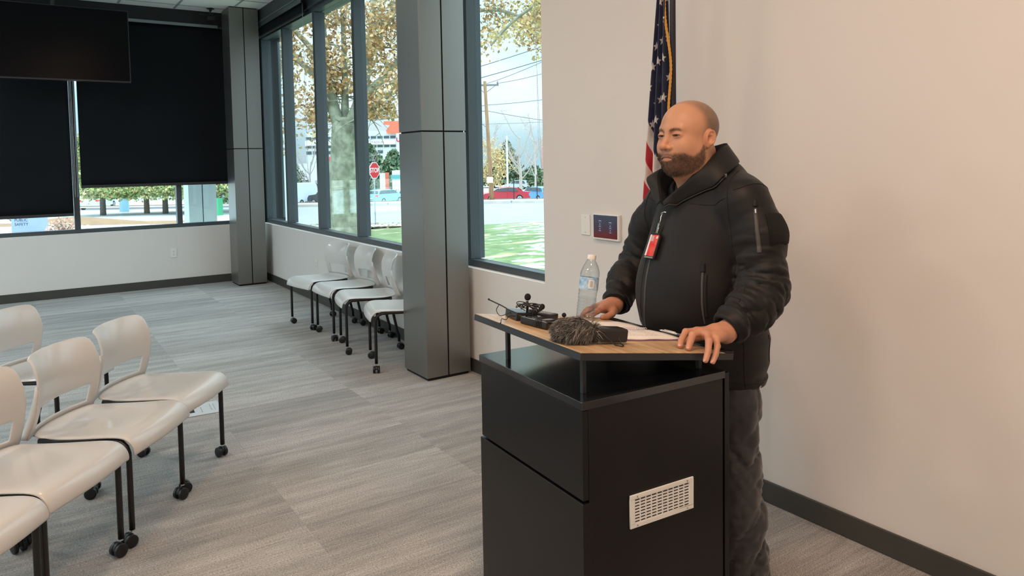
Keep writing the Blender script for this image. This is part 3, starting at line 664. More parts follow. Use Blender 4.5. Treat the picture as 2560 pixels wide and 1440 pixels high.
# ------------------------------------------------------------------ water bottle
r=desk('water_bottle',.402,.508,0,'clear plastic water bottle with a blue label and white cap','water bottle')
PET=bpy.data.materials.new('clear_pet'); PET.use_nodes=True; n=PET.node_tree; n.nodes.clear()
o_=n.nodes.new('ShaderNodeOutputMaterial'); mx=n.nodes.new('ShaderNodeMixShader'); t_=n.nodes.new('ShaderNodeBsdfTransparent'); g_=n.nodes.new('ShaderNodeBsdfGlossy'); lw=n.nodes.new('ShaderNodeLayerWeight')
lw.inputs['Blend'].default_value=.5; t_.inputs['Color'].default_value=(.93,.95,.95,1); g_.inputs['Roughness'].default_value=.06
pw=n.nodes.new('ShaderNodeMath'); pw.operation='POWER'; pw.inputs[1].default_value=2.6; n.links.new(lw.outputs['Facing'],pw.inputs[0]); ml=n.nodes.new('ShaderNodeMath'); ml.operation='MULTIPLY_ADD'; ml.inputs[1].default_value=.75; ml.inputs[2].default_value=.05; n.links.new(pw.outputs[0],ml.inputs[0]); n.links.new(ml.outputs[0],mx.inputs[0]); n.links.new(t_.outputs[0],mx.inputs[1]); n.links.new(g_.outputs[0],mx.inputs[2]); n.links.new(mx.outputs[0],o_.inputs[0])
prof=[(.004,.004),(.018,.003),(.026,.0),(.030,.004),(.0315,.012)]
z=.014
while z<.094:
    prof+=[(.0322,z),(.0308,z+.0045),(.0322,z+.009)]; z+=.0105
prof+=[(.0325,.102),(.0325,.104)]
lab0,lab1=.104,.148
prof+=[(.0318,.106),(.0318,.146),(.0328,.152),(.0325,.163),(.0295,.175),(.0245,.188),(.0185,.199),(.0142,.206),(.0128,.210),(.0128,.214)]
nseg=48; vs=[];fs=[]
for i,(rr_,z_) in enumerate(prof):
    for k in range(nseg):
        a=2*math.pi*k/nseg; f=1+ (.035*math.sin(a*5+z_*60) if .16<z_<.205 else 0)+(.03*math.cos(a*5) if z_<.012 else 0)+(.012*math.sin(a*3+z_*150) if .012<z_<.10 else 0)
        vs.append((rr_*f*math.cos(a),rr_*f*math.sin(a),z_))
for i in range(len(prof)-1):
    for k in range(nseg): fs.append((i*nseg+k,i*nseg+(k+1)%nseg,(i+1)*nseg+(k+1)%nseg,(i+1)*nseg+k))
q=MB(); q.add(vs,fs); q.build('bottle_wall',PET,r,smooth=True)
WAT=glassmat('water',(.95,.95,.96),.6)
MB().lathe([(.003,.006),(.026,.006)]+[(.0285,.006+.004*k) for k in range(1,19)],36).build('water',WAT,r,smooth=True,auto=30)
q=MB(); lr=.0331; pts=[]
for k in range(49):
    a=2*math.pi*k/48; pts.append([(lr*math.cos(a),lr*math.sin(a),lab0+.001),(lr*math.cos(a),lr*math.sin(a),lab1-.001)])
LBL=mat('bottle_label',(.16,.36,.62),.35,var=(60,.0,(.55,.72,.82)))
q.grid(pts); q.build('label',LBL,r,smooth=True)
# white bar code patch facing the camera side
q=MB(); pts=[]; a0=math.atan2(-.8,-.9)+.45
for k in range(9):
    a=a0-.28+.56*k/8; pts.append([((lr+.0003)*math.cos(a),(lr+.0003)*math.sin(a),.111),((lr+.0003)*math.cos(a),(lr+.0003)*math.sin(a),.140)])
q.grid(pts); q.build('barcode_patch',mat('label_white',(.78,.80,.80),.4),r)
q=MB()
for k in range(9):
    a=a0-.12+.30*k/8; w_=.010 if k%3 else .018
    q.grid([[((lr+.0006)*math.cos(a+s*w_/2),(lr+.0006)*math.sin(a+s*w_/2),z) for z in (.115,.137)] for s in (-1,1)])
q.build('barcode_bars',mat('label_ink',(.05,.05,.06),.5),r)
MB().lathe([(.0005,.209),(.0148,.209),(.0152,.2105),(.0152,.222),(.0143,.2245),(.0005,.2248)],36).build('cap',WP,r,smooth=True,auto=35)

# ------------------------------------------------------------------ implicit-surface toolkit for the figure
def surf(fn,lo,hi,h,chunk=64):
    lo=np.array(lo,float);hi=np.array(hi,float); n=np.ceil((hi-lo)/h).astype(int)+1
    ax=[lo[i]+h*np.arange(n[i]) for i in range(3)]
    D=np.empty(n,np.float32)
    for i in range(0,n[0],chunk):
        X,Y,Z=np.meshgrid(ax[0][i:i+chunk],ax[1],ax[2],indexing='ij')
        D[i:i+chunk]=fn(np.stack([X,Y,Z],-1).reshape(-1,3)).reshape(X.shape)
    S=D<0
    c=[S[a:n[0]-1+a,b:n[1]-1+b,d:n[2]-1+d] for a in (0,1) for b in (0,1) for d in (0,1)]
    any_=np.logical_or.reduce(c); all_=np.logical_and.reduce(c); act=any_&~all_
    idx=-np.ones(act.shape,np.int64); ids=np.argwhere(act); idx[act]=np.arange(len(ids))
    acc=np.zeros((len(ids),3)); cnt=np.zeros(len(ids))
    offs=[(a,b,d) for a in (0,1) for b in (0,1) for d in (0,1)]
    for p in range(8):
        for q in range(p+1,8):
            a=np.array(offs[p]);b=np.array(offs[q])
            if abs(a-b).sum()!=1: continue
            va=D[tuple((ids+a).T)];vb=D[tuple((ids+b).T)]; m=(va<0)!=(vb<0)
            t=va[m]/(va[m]-vb[m]); acc[m]+=a+(b-a)*t[:,None]; cnt[m]+=1
    V=lo+(ids+acc/cnt[:,None])*h
    F=[]
    for axis in range(3):
        sl=[slice(None)]*3; s2=[slice(None)]*3; sl[axis]=slice(0,-1); s2[axis]=slice(1,None)
        A=S[tuple(sl)];B=S[tuple(s2)]; o1,o2=[k for k in range(3) if k!=axis]
        e=np.argwhere(A!=B); ok=(e[:,o1]>0)&(e[:,o2]>0)&(e[:,o1]<n[o1]-1)&(e[:,o2]<n[o2]-1); e=e[ok]
        q=[]
        for (u,v) in ((-1,-1),(0,-1),(0,0),(-1,0)):
            k=e.copy(); k[:,o1]+=u;k[:,o2]+=v; q.append(idx[tuple(k.T)])
        q=np.stack(q,1); flip=A[tuple(e.T)]
        if axis==1: flip=~flip
        q[~flip]=q[~flip][:,::-1]; F.append(q)
    F=np.concatenate(F); F=F[(F>=0).all(1)]
    return V,F
def smin(a,b,k):
    h=np.clip(.5+.5*(b-a)/k,0,1); return b+(a-b)*h-k*h*(1-h)
def smax(a,b,k): return -smin(-a,-b,k)
def ell(P,c,r,R=None):
    p=P-np.array(c)
    if R is not None: p=p@R
    r=np.array(r,float); k0=np.sqrt(((p/r)**2).sum(1)); k1=np.sqrt(((p/r**2)**2).sum(1)); return k0*(k0-1)/(k1+1e-9)
def cap(P,a,b,ra,rb=None):
    a=np.array(a,float);b=np.array(b,float); rb=ra if rb is None else rb; d=b-a
    t=np.clip(((P-a)@d)/(d@d),0,1); return np.sqrt(((P-a-t[:,None]*d)**2).sum(1))-(ra+(rb-ra)*t)
def poly(P,pts,rs,k=.01):
    o=None
    for i in range(len(pts)-1):
        d=cap(P,pts[i],pts[i+1],rs[i],rs[i+1]); o=d if o is None else np.minimum(o,d) if k==0 else smin(o,d,k)
    return o
def rbox(P,c,hs,r,R=None):
    p=P-np.array(c)
    if R is not None: p=p@R
    q=np.abs(p)-(np.array(hs)-r); return np.sqrt((np.maximum(q,0)**2).sum(1))+np.minimum(q.max(1),0)-r
def npR(ax,deg):
    return np.array(Matrix.Rotation(rad(deg),3,ax))
def noise3(P,f,seed=0):
    rg=np.random.default_rng(seed); o=np.zeros(len(P))
    for k in range(7):
        d=rg.normal(size=3); d/=np.linalg.norm(d); o+=np.sin(P@d*f*rg.uniform(.6,1.6)+rg.uniform(0,6.28))/7
    return o
def vnormal(V,F):
    N=np.zeros_like(V); a=V[F[:,1]]-V[F[:,0]]; b=V[F[:,3]]-V[F[:,0]]; c=np.cross(a,b)
    for k in range(4): np.add.at(N,F[:,k],c)
    return N/(np.linalg.norm(N,axis=1,keepdims=True)+1e-12)
def warp(V,src,dst,lam=0):
    """thin-plate style warp so that src points go to dst"""
    src=np.array(src,float);dst=np.array(dst,float); U=lambda d:d
    K=np.linalg.norm(src[:,None]-src[None],axis=2); n=len(src); A=np.zeros((n+4,n+4)); A[:n,:n]=K; A[:n,n]=1; A[:n,n+1:]=src; A[n,:n]=1; A[n+1:,:n]=src.T
    w=np.linalg.solve(A,np.r_[dst-src,np.zeros((4,3))]); out=V.copy()
    for i in range(0,len(V),20000):
        v=V[i:i+20000]; out[i:i+20000]+=np.linalg.norm(v[:,None]-src[None],axis=2)@w[:n]+w[n]+v@w[n+1:]
    return out
# figure frame: x forward (towards the room), y to his left, z up; origin on the floor
PX,PY=1.975,1.745
person=empty('person',(PX,PY,0),'heavy-set bald bearded man in a black soft shell jacket standing behind the lectern','person')
person.rotation_euler=(0,0,math.pi+rad(PROT))
# ---------------- head
HC=np.array([.092,.032,1.578]); HR=npR('Z',12)
EAR=np.array([-.014,.0900,-.014])
def headf(P):
    Q=(P-HC)@HR; f,l,u=Q.T; Q=np.stack([f,np.abs(l),u],1)   # symmetric
    d=ell(Q,(-.020,0,.028),(.103,.087,.088))
    d=smin(d,ell(Q,(.022,0,-.010),(.074,.070,.105)),.02)
    d=smin(d,ell(Q,(.012,.020,-.062),(.073,.060,.058)),.03)      # heavy jaw
    d=smin(d,ell(Q,(.060,0,-.104),(.032,.034,.026)),.025)        # chin
    d=smin(d,ell(Q,(-.01,0,-.112),(.072,.066,.036)),.03)         # double chin
    d=smin(d,ell(Q,(.054,.040,-.040),(.030,.028,.030)),.02)      # cheeks
    d=smin(d,cap(Q,(.084,.0,.016),(.070,.042,.019),.0105,.009),.014)   # brow ridge
    d=smax(d,-ell(Q,(.094,.031,-.003),(.0165,.020,.0135)),.012)   # sockets
    d=smin(d,ell(Q,(.0765,.0325,-.003),(.0155,.0200,.0138)),.006)   # lids
    d=smin(d,cap(Q,(.085,.020,-.0175),(.074,.043,-.0155),.0042),.008) # bags under the eyes
    d=smax(d,-ell(Q,(.0900,.0335,-.0045),(.0185,.0165,.0033)),.0015) # lid opening
    d=smin(d,cap(Q,(.086,0,.004),(.106,0,-.034),.0075,.0105),.010)    # nose bridge
    d=smin(d,ell(Q,(.108,0,-.040),(.0150,.0150,.0125)),.007)
    d=smin(d,ell(Q,(.096,.0170,-.0435),(.0140,.0100,.0100)),.006)
    d=smax(d,-ell(Q,(.105,.0098,-.0530),(.0065,.0058,.0065)),.002)
    d=smin(d,ell(Q,(.072,0,-.074),(.028,.034,.027)),.018)         # muzzle
    d=smin(d,cap(Q,(.0968,.004,-.0715),(.085,.024,-.0785),.0040,.0022),.005)
    d=smin(d,cap(Q,(.0955,.0,-.0835),(.085,.019,-.0815),.0052,.0028),.006)
    d=smax(d,-poly(Q,[(.1014,0,-.0768),(.0998,.010,-.0770),(.0950,.019,-.0792),(.0885,.027,-.0830)],[.0030,.0030,.0028,.0020],.001),.0012)
    # neck and nape roll
    d=smin(d,cap(Q,(-.015,0,-.07),(-.060,0,-.20),.070,.064),.03)
    d=smin(d,cap(Q,(-.078,0,-.062),(-.062,.040,-.060),.026,.024),.02)
    # ears
    RE=npR('Z',-20)@npR('Y',-12)
    e=ell(Q,EAR,(.0205,.0085,.0285),RE)
    e=smin(e,ell(Q,EAR+[.006,-.002,-.026],(.0085,.0065,.0095)),.006)
    p=(Q-EAR)@RE
    rim=np.abs(np.sqrt((p[:,0]/.0150)**2+((p[:,2]-.001)/.0225)**2)-1)*.016
    e=smin(e,np.sqrt(rim**2+(p[:,1]-.0065)**2)-.0030,.003)        # helix
    e=smax(e,-ell(p,(.0040,.0085,-.004),(.0085,.0070,.0125)),.003)         # concha
    e=smax(e,-cap(p,(-.0085,.0095,-.008),(-.004,.0095,.0150),.0030),.003)  # scapha
    e=smax(e,-cap(p,(-.004,.0095,.0150),(.004,.0095,.0160),.0025),.003)
    e=smin(e,ell(p,(.0125,.0040,-.0060),(.0035,.0045,.0065)),.003)         # tragus
    d=smin(d,e,.006)
    return d
V1,F1=surf(headf,HC+[-.15,-.13,-.22],HC+[.14,.13,.125],.0021)
Q=(V1-HC)@HR; f,l,u=Q.T; al=np.abs(l); Nh=vnormal(V1,F1)
def sm(x,a,b): t=np.clip((x-a)/(b-a),0,1); return t*t*(3-2*t)
skin=np.array([.50,.262,.158]); C1=np.tile(skin,(len(V1),1))
def blend(C,m,col): return C*(1-m[:,None])+np.array(col)*m[:,None]
C1*=(1+.09*noise3(Q,60,1)+.05*noise3(Q,170,2))[:,None]
C1=blend(C1,.55*np.exp(-((f-.108)**2+(al)**2+(u+.040)**2)/.00035),(.50,.17,.10))
C1=blend(C1,.30*np.exp(-((f-.06)**2+(al-.045)**2+(u+.032)**2)/.0007),(.50,.19,.12))
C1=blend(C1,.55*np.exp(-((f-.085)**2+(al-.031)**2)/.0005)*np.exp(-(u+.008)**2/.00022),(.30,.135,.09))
# cropped hair stubble colour on the scalp
hl=.040-.50*np.maximum(0,al-.030)-.0*u          # hairline runs back at the temples
ear=(ell(np.stack([f,al,u],1),EAR,(.0235,.0135,.0345),npR('Z',-20)@npR('Y',-12))<0)&(al>.078)
scalp=(~ear)*sm(u,-.045,.01)*sm(hl-f,-.004,.03)*(1-sm(-u,.03,.06)*sm(f,-.05,-.02))*np.where(u<.030,sm(-f+.017,-.010,.010),1)
topthin=1-.62*np.exp(-((f-.0)**2+al**2)/.0035)*(u>.05)
C1=blend(C1,.86*scalp*topthin*(1+.10*noise3(Q,260,3)),(.135,.095,.066))
# beard mask
cheek=np.interp(f,[-.02,.0,.012,.03,.055,.070,.085,.12],[-.000,-.012,-.040,-.058,-.068,-.066,-.0585,-.0585])
front=(f>.055)&(al<.034)
def beardm(f,al,u):
    ck=np.interp(f,[-.03,-.004,.004,.014,.028,.048,.062,.076,.12],[.0,-.012,-.022,-.042,-.058,-.070,-.067,-.0595,-.0595])
    lo=np.interp(f,[-.02,.0,.02,.045,.08],[-.085,-.098,-.118,-.138,-.150])
    m=sm(ck-u,-.004,.010)*sm(u-lo,-.006,.010)*sm(f,-.008,.008)
    m*=np.where(u>-.036,.35,1.)*np.where((u>-.068)&(al<.03),.8,1.)
    lips=sm(1-((al/.0255)**2+((u+.0780)/.0098)**2),-.1,.15)*(f>.07)
    return m*(1-lips)
bm_=beardm(f,al,u)*(~ear)
C1=blend(C1,.35*ear,(.52,.19,.12))
C1=blend(C1,.62*bm_*(.85+.3*noise3(Q,300,7)),(.075,.045,.032))
lip=sm(1-((al/.0240)**2+((u+.0778)/.0088)**2),-.05,.25)*(f>.07)
C1=blend(C1,.75*lip,(.40,.165,.115))
C1=blend(C1,.8*np.exp(-((u+.0768+.9*np.maximum(0,al-.008)**1.0*.28)**2)/.0000035)*(al<.029)*(f>.075),(.13,.045,.032))
brow=np.exp(-((u-(.0095+.0065*np.sin((al-.008)/.046*3.1)))**2)/.000030)*sm(al,.009,.015)*(1-sm(al,.044,.054))*sm(f,.05,.06)
C1=blend(C1,.62*brow,(.11,.055,.034))
C1=np.clip(C1,.01,1)
# ---------------- hands (arms continue up inside the sleeves)
def fing(P,pts,rs): return poly(P,pts,rs,.0012)
def handL(P):   # left hand: palm down over the near edge of the desk, two fingers on top, two over the edge
    w=np.array(LH['wrist']); 
    d=poly(P,[LH['arm'],LH['wrist'],LH['mid']],[.040,.0290,.026],.02)
    for k in ('i','m','r','p'):
        d=smin(d,cap(P,LH['wrist'],LH[k][0],.021,.0135),.012)
    d=smin(d,ell(P,LH['palm'],(.040,.036,.0165),LH['palmR']),.012)
    for k,r0 in (('i',.0103),('m',.0105),('r',.0100),('p',.0088)):
        d=smin(d,fing(P,LH[k],[r0*1.15,r0,r0*.95,r0*.80]),.0055)
        d=smin(d,ell(P,LH[k][1],(r0*1.06,)*3),.003)
    d=smin(d,fing(P,LH['t'],[.0150,.0125,.0108,.0088]),.008)
    return d
def desk_l(u,v,n=0):
    p=person.matrix_basis.inverted()@(DT@Vector((u,v,n))); return np.array(p)
person.matrix_basis=T(Vector((PX,PY,0)))@Rz(math.pi+rad(PROT))
D_=desk_l
LH=dict(arm=(.060,.325,1.040),wrist=D_(.558,.020,.052),mid=D_(.520,.022,.053),palm=D_(.505,.018,.044),palmR=npR('Z',0),
 i=[D_(.475,.053,.048),D_(.437,.060,.044),D_(.409,.046,.023),D_(.394,.034,.0085)],
 m=[D_(.467,.030,.050),D_(.431,.026,.042),D_(.410,.012,.022),D_(.398,.004,.0085)],
 r=[D_(.470,.006,.047),D_(.447,-.024,.034),D_(.433,-.038,.007),D_(.421,-.044,-.016)],
 p=[D_(.484,-.015,.040),D_(.468,-.038,.023),D_(.455,-.047,.000),D_(.443,-.051,-.019)],
 t=[D_(.532,.052,.040),D_(.514,.082,.026),D_(.489,.096,.014),D_(.468,.099,.010)])
V2,F2=surf(handL,D_(.55,.02,.03)-[.20,.12,.09],D_(.55,.02,.03)+[.20,.12,.13],.0020)
RHd=dict(arm=(.135,-.300,1.040),wrist=D_(0.590,.590,.045),mid=D_(0.555,.585,.040),palm=D_(0.545,.583,.032),palmR=npR('Z',0),
 i=[D_(0.510,.556,.034),D_(0.477,.540,.026),D_(0.455,.538,.014),D_(0.436,.537,.009)],
 m=[D_(0.502,.578,.034),D_(0.466,.580,.024),D_(0.448,.582,.006),D_(0.440,.584,-.014)],
 r=[D_(0.508,.600,.030),D_(0.476,.606,.014),D_(0.464,.606,-.008),D_(0.460,.602,-.026)],
 p=[D_(0.520,.615,.024),D_(0.494,.620,.008),D_(0.484,.618,-.010),D_(0.480,.614,-.024)],
 t=[D_(0.560,.552,.028),D_(0.535,.528,.020),D_(0.508,.520,.012),D_(0.485,.518,.009)])
def handR(P):
    global LH
    s=LH; LH=RHd; d=handL(P); LH=s; return d
V3,F3=surf(handR,D_(.53,.57,.02)-[.18,.10,.08],D_(.53,.57,.02)+[.20,.11,.13],.0026)
def handcol(V,seed):
    C=np.tile(np.array([.48,.235,.150]),(len(V),1)); C*=(1+.10*noise3(V,90,seed)+.05*noise3(V,300,seed+1))[:,None]; return C
C2=handcol(V2,5);C3=handcol(V3,8)
for H_,V_,C_ in ((LH,V2,C2),(RHd,V3,C3)):
    for k in ('i','m','r','p'):
        a,b_=np.array(H_[k][-1]),np.array(H_[k][-2])
        C_[:]=blend(C_,.45*np.exp(-((V_-a)**2).sum(1)/.00010),(.62,.30,.24))
        C_[:]=blend(C_,.30*np.exp(-((V_-np.array(H_[k][1]))**2).sum(1)/.00006),(.40,.15,.10))
# ---------------- hidden trunk and limbs of the body, coarse, joined to the visible skin
def bodyf(P):
    d=cap(P,(0,0,.95),(.0,0,1.30),.15,.13); d=smin(d,cap(P,(0,-.15,1.30),(0,.15,1.30),.05),.06); d=smin(d,cap(P,(.0,0,1.28),(.03,0,1.42),.055),.04)
    for s,H_ in ((1,LH),(-1,RHd)):
        d=smin(d,poly(P,[(0,s*.19,1.31),ELB[s],H_['arm']],[.055,.045,.038],.02),.03)
        d=smin(d,poly(P,[(0,s*.10,.92),(0,s*.11,.5),(-.02,s*.12,.09)],[.10,.065,.045],.03),.04)
        d=smin(d,cap(P,(-.05,s*.12,.04),(.12,s*.13,.035),.035,.03),.02)
    return d
ELB={1:(.000,.302,1.088),-1:(.060,-.325,1.090)}
V0,F0=surf(bodyf,(-.25,-.45,0.0),(.40,.42,1.46),.016)
C0=np.tile(skin,(len(V0),1))
Vb=np.concatenate([V1,V2,V3,V0]); o1,o2,o3=len(V1),len(V1)+len(V2),len(V1)+len(V2)+len(V3)
Fb=np.concatenate([F1,F2+o1,F3+o2,F0+o3]); Cb=np.concatenate([C1,C2,C3,C0])
SKIN=mat('skin',(.5,.27,.16),.44,attr='tone',sss=.12,spec=.42,bump=(520,.22,.0007))
npmesh('body',Vb,Fb,SKIN,person,True,Cb)
# finger nails
NAIL=mat('nail',(.60,.33,.26),.25)
for H_ in (LH,RHd):
    for k in ('i','m','r','p'):
        a,b_=Vector(H_[k][-1]),Vector(H_[k][-2]); d=(a-b_).normalized(); upv=Vector((0,0,1))
        if k in 'rp' or H_ is RHd and k!='i': upv=Vector((0,0,1))+Vector((.9,0,0))*1.0
        n_=(upv-d*upv.dot(d)).normalized(); s_=d.cross(n_)
        M=Matrix(((s_.x,d.x,n_.x,a.x),(s_.y,d.y,n_.y,a.y),(s_.z,d.z,n_.z,a.z),(0,0,0,1)))
        q=MB(); q.sphere((0,.0015,.0052),(.0052,.0068,.0026),12,8,M); q.build('fingernail',NAIL,person,smooth=True)
# eyes
EW=mat('eye_white',(.36,.31,.28),.15)
for s in (-1,1):
    c=HC+HR@np.array([.0722,s*.0325,-.0035]); g=Vector(HR@np.array([1,.06,-.04])).normalized()
    e=MB().sphere((0,0,0),.0143,24,16).build('eye',EW,person,smooth=True); e.location=c
    M=g.to_track_quat('Z','Y').to_matrix().to_4x4()
    MB().lathe([(.0002,.01435),(.0035,.01395),(.0064,.0130),(.0064,.0128),(.0002,.0139)],24,M).build('iris',mat('iris_brown',(.060,.026,.012),.1),e,smooth=True)
    MB().lathe([(.0001,.0146),(.0018,.0145),(.0026,.0142),(.0002,.0141)],16,M).build('pupil',mat('pupil',(.003,.003,.003),.05),e,smooth=True)
# beard and eyebrow hair
HAIRM=mat('beard_hair',(.1,.06,.04),.5,attr='tone',spec=.35)
def grow(name,mask,n,dirf,len_,w,tones,**k):
    w_=mask/mask.sum(); ii=RNG.choice(len(V1),n,p=w_); p=V1[ii]+RNG.normal(size=(n,3))*.0006; nn=Nh[ii]
    d=dirf(p,nn)+RNG.normal(size=(n,3))*.22
    tn=np.array(tones)[RNG.choice(len(tones),n)]*RNG.uniform(.6,1.4,(n,1))
    return strands(name,p-nn*.0008,d,RNG.uniform(.6,1.2,n)*len_,w,HAIRM,person,tones=tn,seg=3,curl=.25,**k)
if (Nh[np.argmax(V1[:,2])]*[0,0,1]).sum()<0: Nh=-Nh
grow('beard',bm_*(u<.02)*np.where(f<.004,.55,1),13000,lambda p,n:n*.62+np.array([[.10,0,-.70]])+RNG.normal(size=n.shape)*.25,.0074,.00042,[(.035,.021,.015),(.085,.052,.036),(.22,.155,.115)])
grow('eyebrows',brow**2*(brow>.2),520,lambda p,n:n*.35+np.c_[-.2*np.ones(len(p)),np.sign(p[:,1]-HC[1])*.9,.25*np.ones(len(p))],.0052,.00032,[(.06,.03,.02),(.12,.065,.045)])
JK=mat('softshell_black',(.0062,.0055,.0054),.55,spec=.32,sheen=.06,bump=(1400,.22,.0004),var=(6,.25))
JKD=mat('softshell_seam',(.0035,.0033,.0033),.8); JKL=mat('jacket_lining',(.004,.004,.006),.9)
SHT=mat('navy_polo',(.004,.0055,.010),.85,bump=(900,.4,.0006))
SLV={1:[(.002,.212,1.352),(-.018,.262,1.25),ELB[1],(.060,.325,1.040),tuple(D_(.572,.026,.064))],
    -1:[(-.010,-.215,1.335),(.030,-.280,1.24),ELB[-1],(.135,-.300,1.040),tuple(D_(.602,.590,.050))]}
SR={1:[.086,.080,.075,.068,.052],-1:[.090,.080,.076,.066,.050]}
def sleeve(P,s):
    pts=[np.array(p,float) for p in SLV[s]]; d=poly(P,pts,SR[s],.03)
    return d
def arclen(P,s):
    """signed distance along the arm, used to lay the creases across it"""
    pts=[np.array(p,float) for p in SLV[s]]; best=np.full(len(P),9.); out=np.zeros(len(P)); acc=0
    for a,b in zip(pts[:-1],pts[1:]):
        L_=np.linalg.norm(b-a); t=np.clip(((P-a)@(b-a))/L_**2,0,1); q=((P-a-t[:,None]*(b-a))**2).sum(1); m=q<best; best[m]=q[m]; out[m]=acc+t[m]*L_; acc+=L_
    return out
def folds(P,s):
    a=arclen(P,s); tw=P@np.array([.6,.9*s,.35]); n1=noise3(P,16,11+s)
    w=np.interp(a,[0,.10,.17,.25,.31,.36,.44,.60],[.06,.15,.6,1.15,.9,.8,1.1,1.3])*(.75+.45*noise3(P,11,21+s))
    Q2=np.stack([a*1.9+tw*.25,P[:,0]*.75,P[:,2]*.55],1)
    f1=np.abs(noise3(Q2,44,61+s)); f2=np.abs(noise3(Q2+P*.4,78,71+s)); f3=np.abs(np.sin(a*46+tw*24+noise3(P,15,31+s)*4.2))
    return (.024*(np.sqrt(f1)-.45)+.009*(np.sqrt(f2)-.45)+.009*(f3**.6-.7))*np.clip(w,0,1.4)
def torso(P):
    d=ell(P,(.026,0,1.03),(.206,.226,.30))
    d=smin(d,ell(P,(-.018,0,1.235),(.168,.238,.215)),.06)
    d=smin(d,ell(P,(-.018,0,.84),(.192,.222,.26)),.05)
    d=smin(d,cap(P,(-.020,-.165,1.374),(-.020,.165,1.376),.078),.05)
    d=smin(d,cap(P,(-.030,-.080,1.430),(-.030,.085,1.434),.062),.05)
    return d
def jacketf(P):
    x,y,z=P.T
    d=torso(P)
    fl=.0035*np.sin((z*15+y*9+noise3(P,7,41)*2.4))*sm(z,.78,.9)+.005*noise3(P,12,42)+.0045*(1-np.abs(np.sin(z*34+x*10+noise3(P,9,43)*3)))*sm(-z,-1.02,-.86)
    d=d-fl
    for s in (1,-1):
        sl=sleeve(P,s)-folds(P,s)
        a=np.array(SLV[s][-2]);b=np.array(SLV[s][-1]); n_=(b-a)/np.linalg.norm(b-a)
        sl=smax(sl,(P-b)@n_-.006,.006)
        # cuff band and inside of the cuff
        cf=np.maximum(cap(P,b-n_*.050,b,.051,.0475),np.abs((P-(b-n_*.022))@n_)-.026); sl=smin(sl,cf-.002,.004)
        sl=smax(sl,-cap(P,b-n_*.03,b+n_*.06,.036,.041),.003)
        d=smin(d,sl,.022)
        # crease where the sleeve leaves the shoulder at the front
        d=d+.006*np.exp(-((cap(P,(.050,s*.190,1.345),(.075,s*.185,1.16),.001))**2)/.00012)
    # hem: flat underside, hollow inside, slightly longer at the back
    hz=.735+.10*x
    d=smax(d,hz-z,.010)
    d=smin(d,np.maximum(np.abs(torso(P)-.003)-.005,np.abs(z-hz-.018)-.016),.004)
    d=smax(d,-np.maximum(torso(P)+.016,z-(hz+.05)),.004)
    # open neck: hollow round the throat running down to the zip
    d=smax(d,-cap(P,(.030,.010,1.53),(.032,.010,1.455),.080,.062),.010)
    d=smax(d,-poly(P,[(.060,.010,1.44),(.120,.006,1.390),(.170,.002,1.335)],[.042,.018,.002],.01),.006)
    return d
VJ,FJ=surf(jacketf,(-.27,-.44,.68),(.32,.44,1.52),.0054)
jk=npmesh('jacket',VJ,FJ,JK,person)
from mathutils.bvhtree import BVHTree
BV=BVHTree.FromPolygons([Vector(v) for v in VJ],[tuple(int(i) for i in f) for f in FJ])
def hug(pts,off=.0015,n=8):
    out=[]; pts=[Vector(p) for p in pts]
    for a,b in zip(pts[:-1],pts[1:]):
        for k in range(n):
            p=a.lerp(b,k/n); q,nn,_,_=BV.find_nearest(p); out.append((q+nn*off,nn))
    q,nn,_,_=BV.find_nearest(pts[-1]); out.append((q+nn*off,nn)); return out
def seam(pts,r=.0013,name='seam',m=None,off=.0003,parent=None,n=8):
    h=[p for p,_ in hug(pts,off,n)]
    h=[(h[max(i-1,0)]+h[i]*2+h[min(i+1,len(h)-1)])/4 for i in range(len(h))]
    return MB().tube(h,r,6).build(name,m or JKD,parent or jk,smooth=True)
def ribbon(pts,w,name,m,off=.0018,thick=.0015,parent=None,n=8,widths=None):
    h=hug(pts,off,n); N=len(h); P=[]
    cs=[(h[max(i-1,0)][0]+h[i][0]*2+h[min(i+1,N-1)][0])/4 for i in range(N)]
    for i in range(N):
        d=(cs[min(i+1,N-1)]-cs[max(i-1,0)]).normalized(); s=d.cross(h[i][1]).normalized(); ww=w if widths is None else w*float(np.interp(i/(N-1),[0,.5,1],widths))
        P.append([cs[i]-s*ww/2,cs[i]+s*ww/2])
    return MB().grid(P).build(name,m,parent or jk,smooth=True,solid=thick,fix=False)
ZB=mat('zip_band',(.055,.052,.050),.45); SIL=mat('zip_silver',(.45,.45,.46),.25,metal=.9)
ribbon([(.150,-.036,1.300),(.160,-.028,1.274),(.183,-.019,1.22),(.209,-.016,1.153),(.228,-.013,1.086),(.235,-.010,1.019),(.230,-.022,.947),(.215,-.03,.87),(.2,-.03,.79)],.0105,'front_zip',ZB,.0006,.002)
seam([(.165,-.052,1.274),(.187,-.045,1.22),(.212,-.043,1.153),(.232,-.040,1.086),(.238,-.037,1.019),(.230,-.048,.947)])
seam([(.110,.075,1.345),(.095,.126,1.344),(.085,.17,1.346),(.085,.20,1.36),(.077,.235,1.372)])
seam([(.110,-.075,1.335),(.095,-.126,1.336),(.085,-.17,1.34),(.078,-.20,1.346),(.06,-.235,1.354)])
for s in (1,-1):
    seam([(-.02,s*.165,1.46),(.035,s*.195,1.435),(.068,s*.222,1.40),(.080,s*.234,1.36),(.080,s*.236,1.31),(.074,s*.236,1.264),(.064,s*.232,1.213)],.0016)
seam([(.069,.243,1.396),(.052,.262,1.405),(.016,.275,1.420),(-.03,.28,1.425),(-.07,.27,1.41),(-.10,.24,1.39)],.0016)
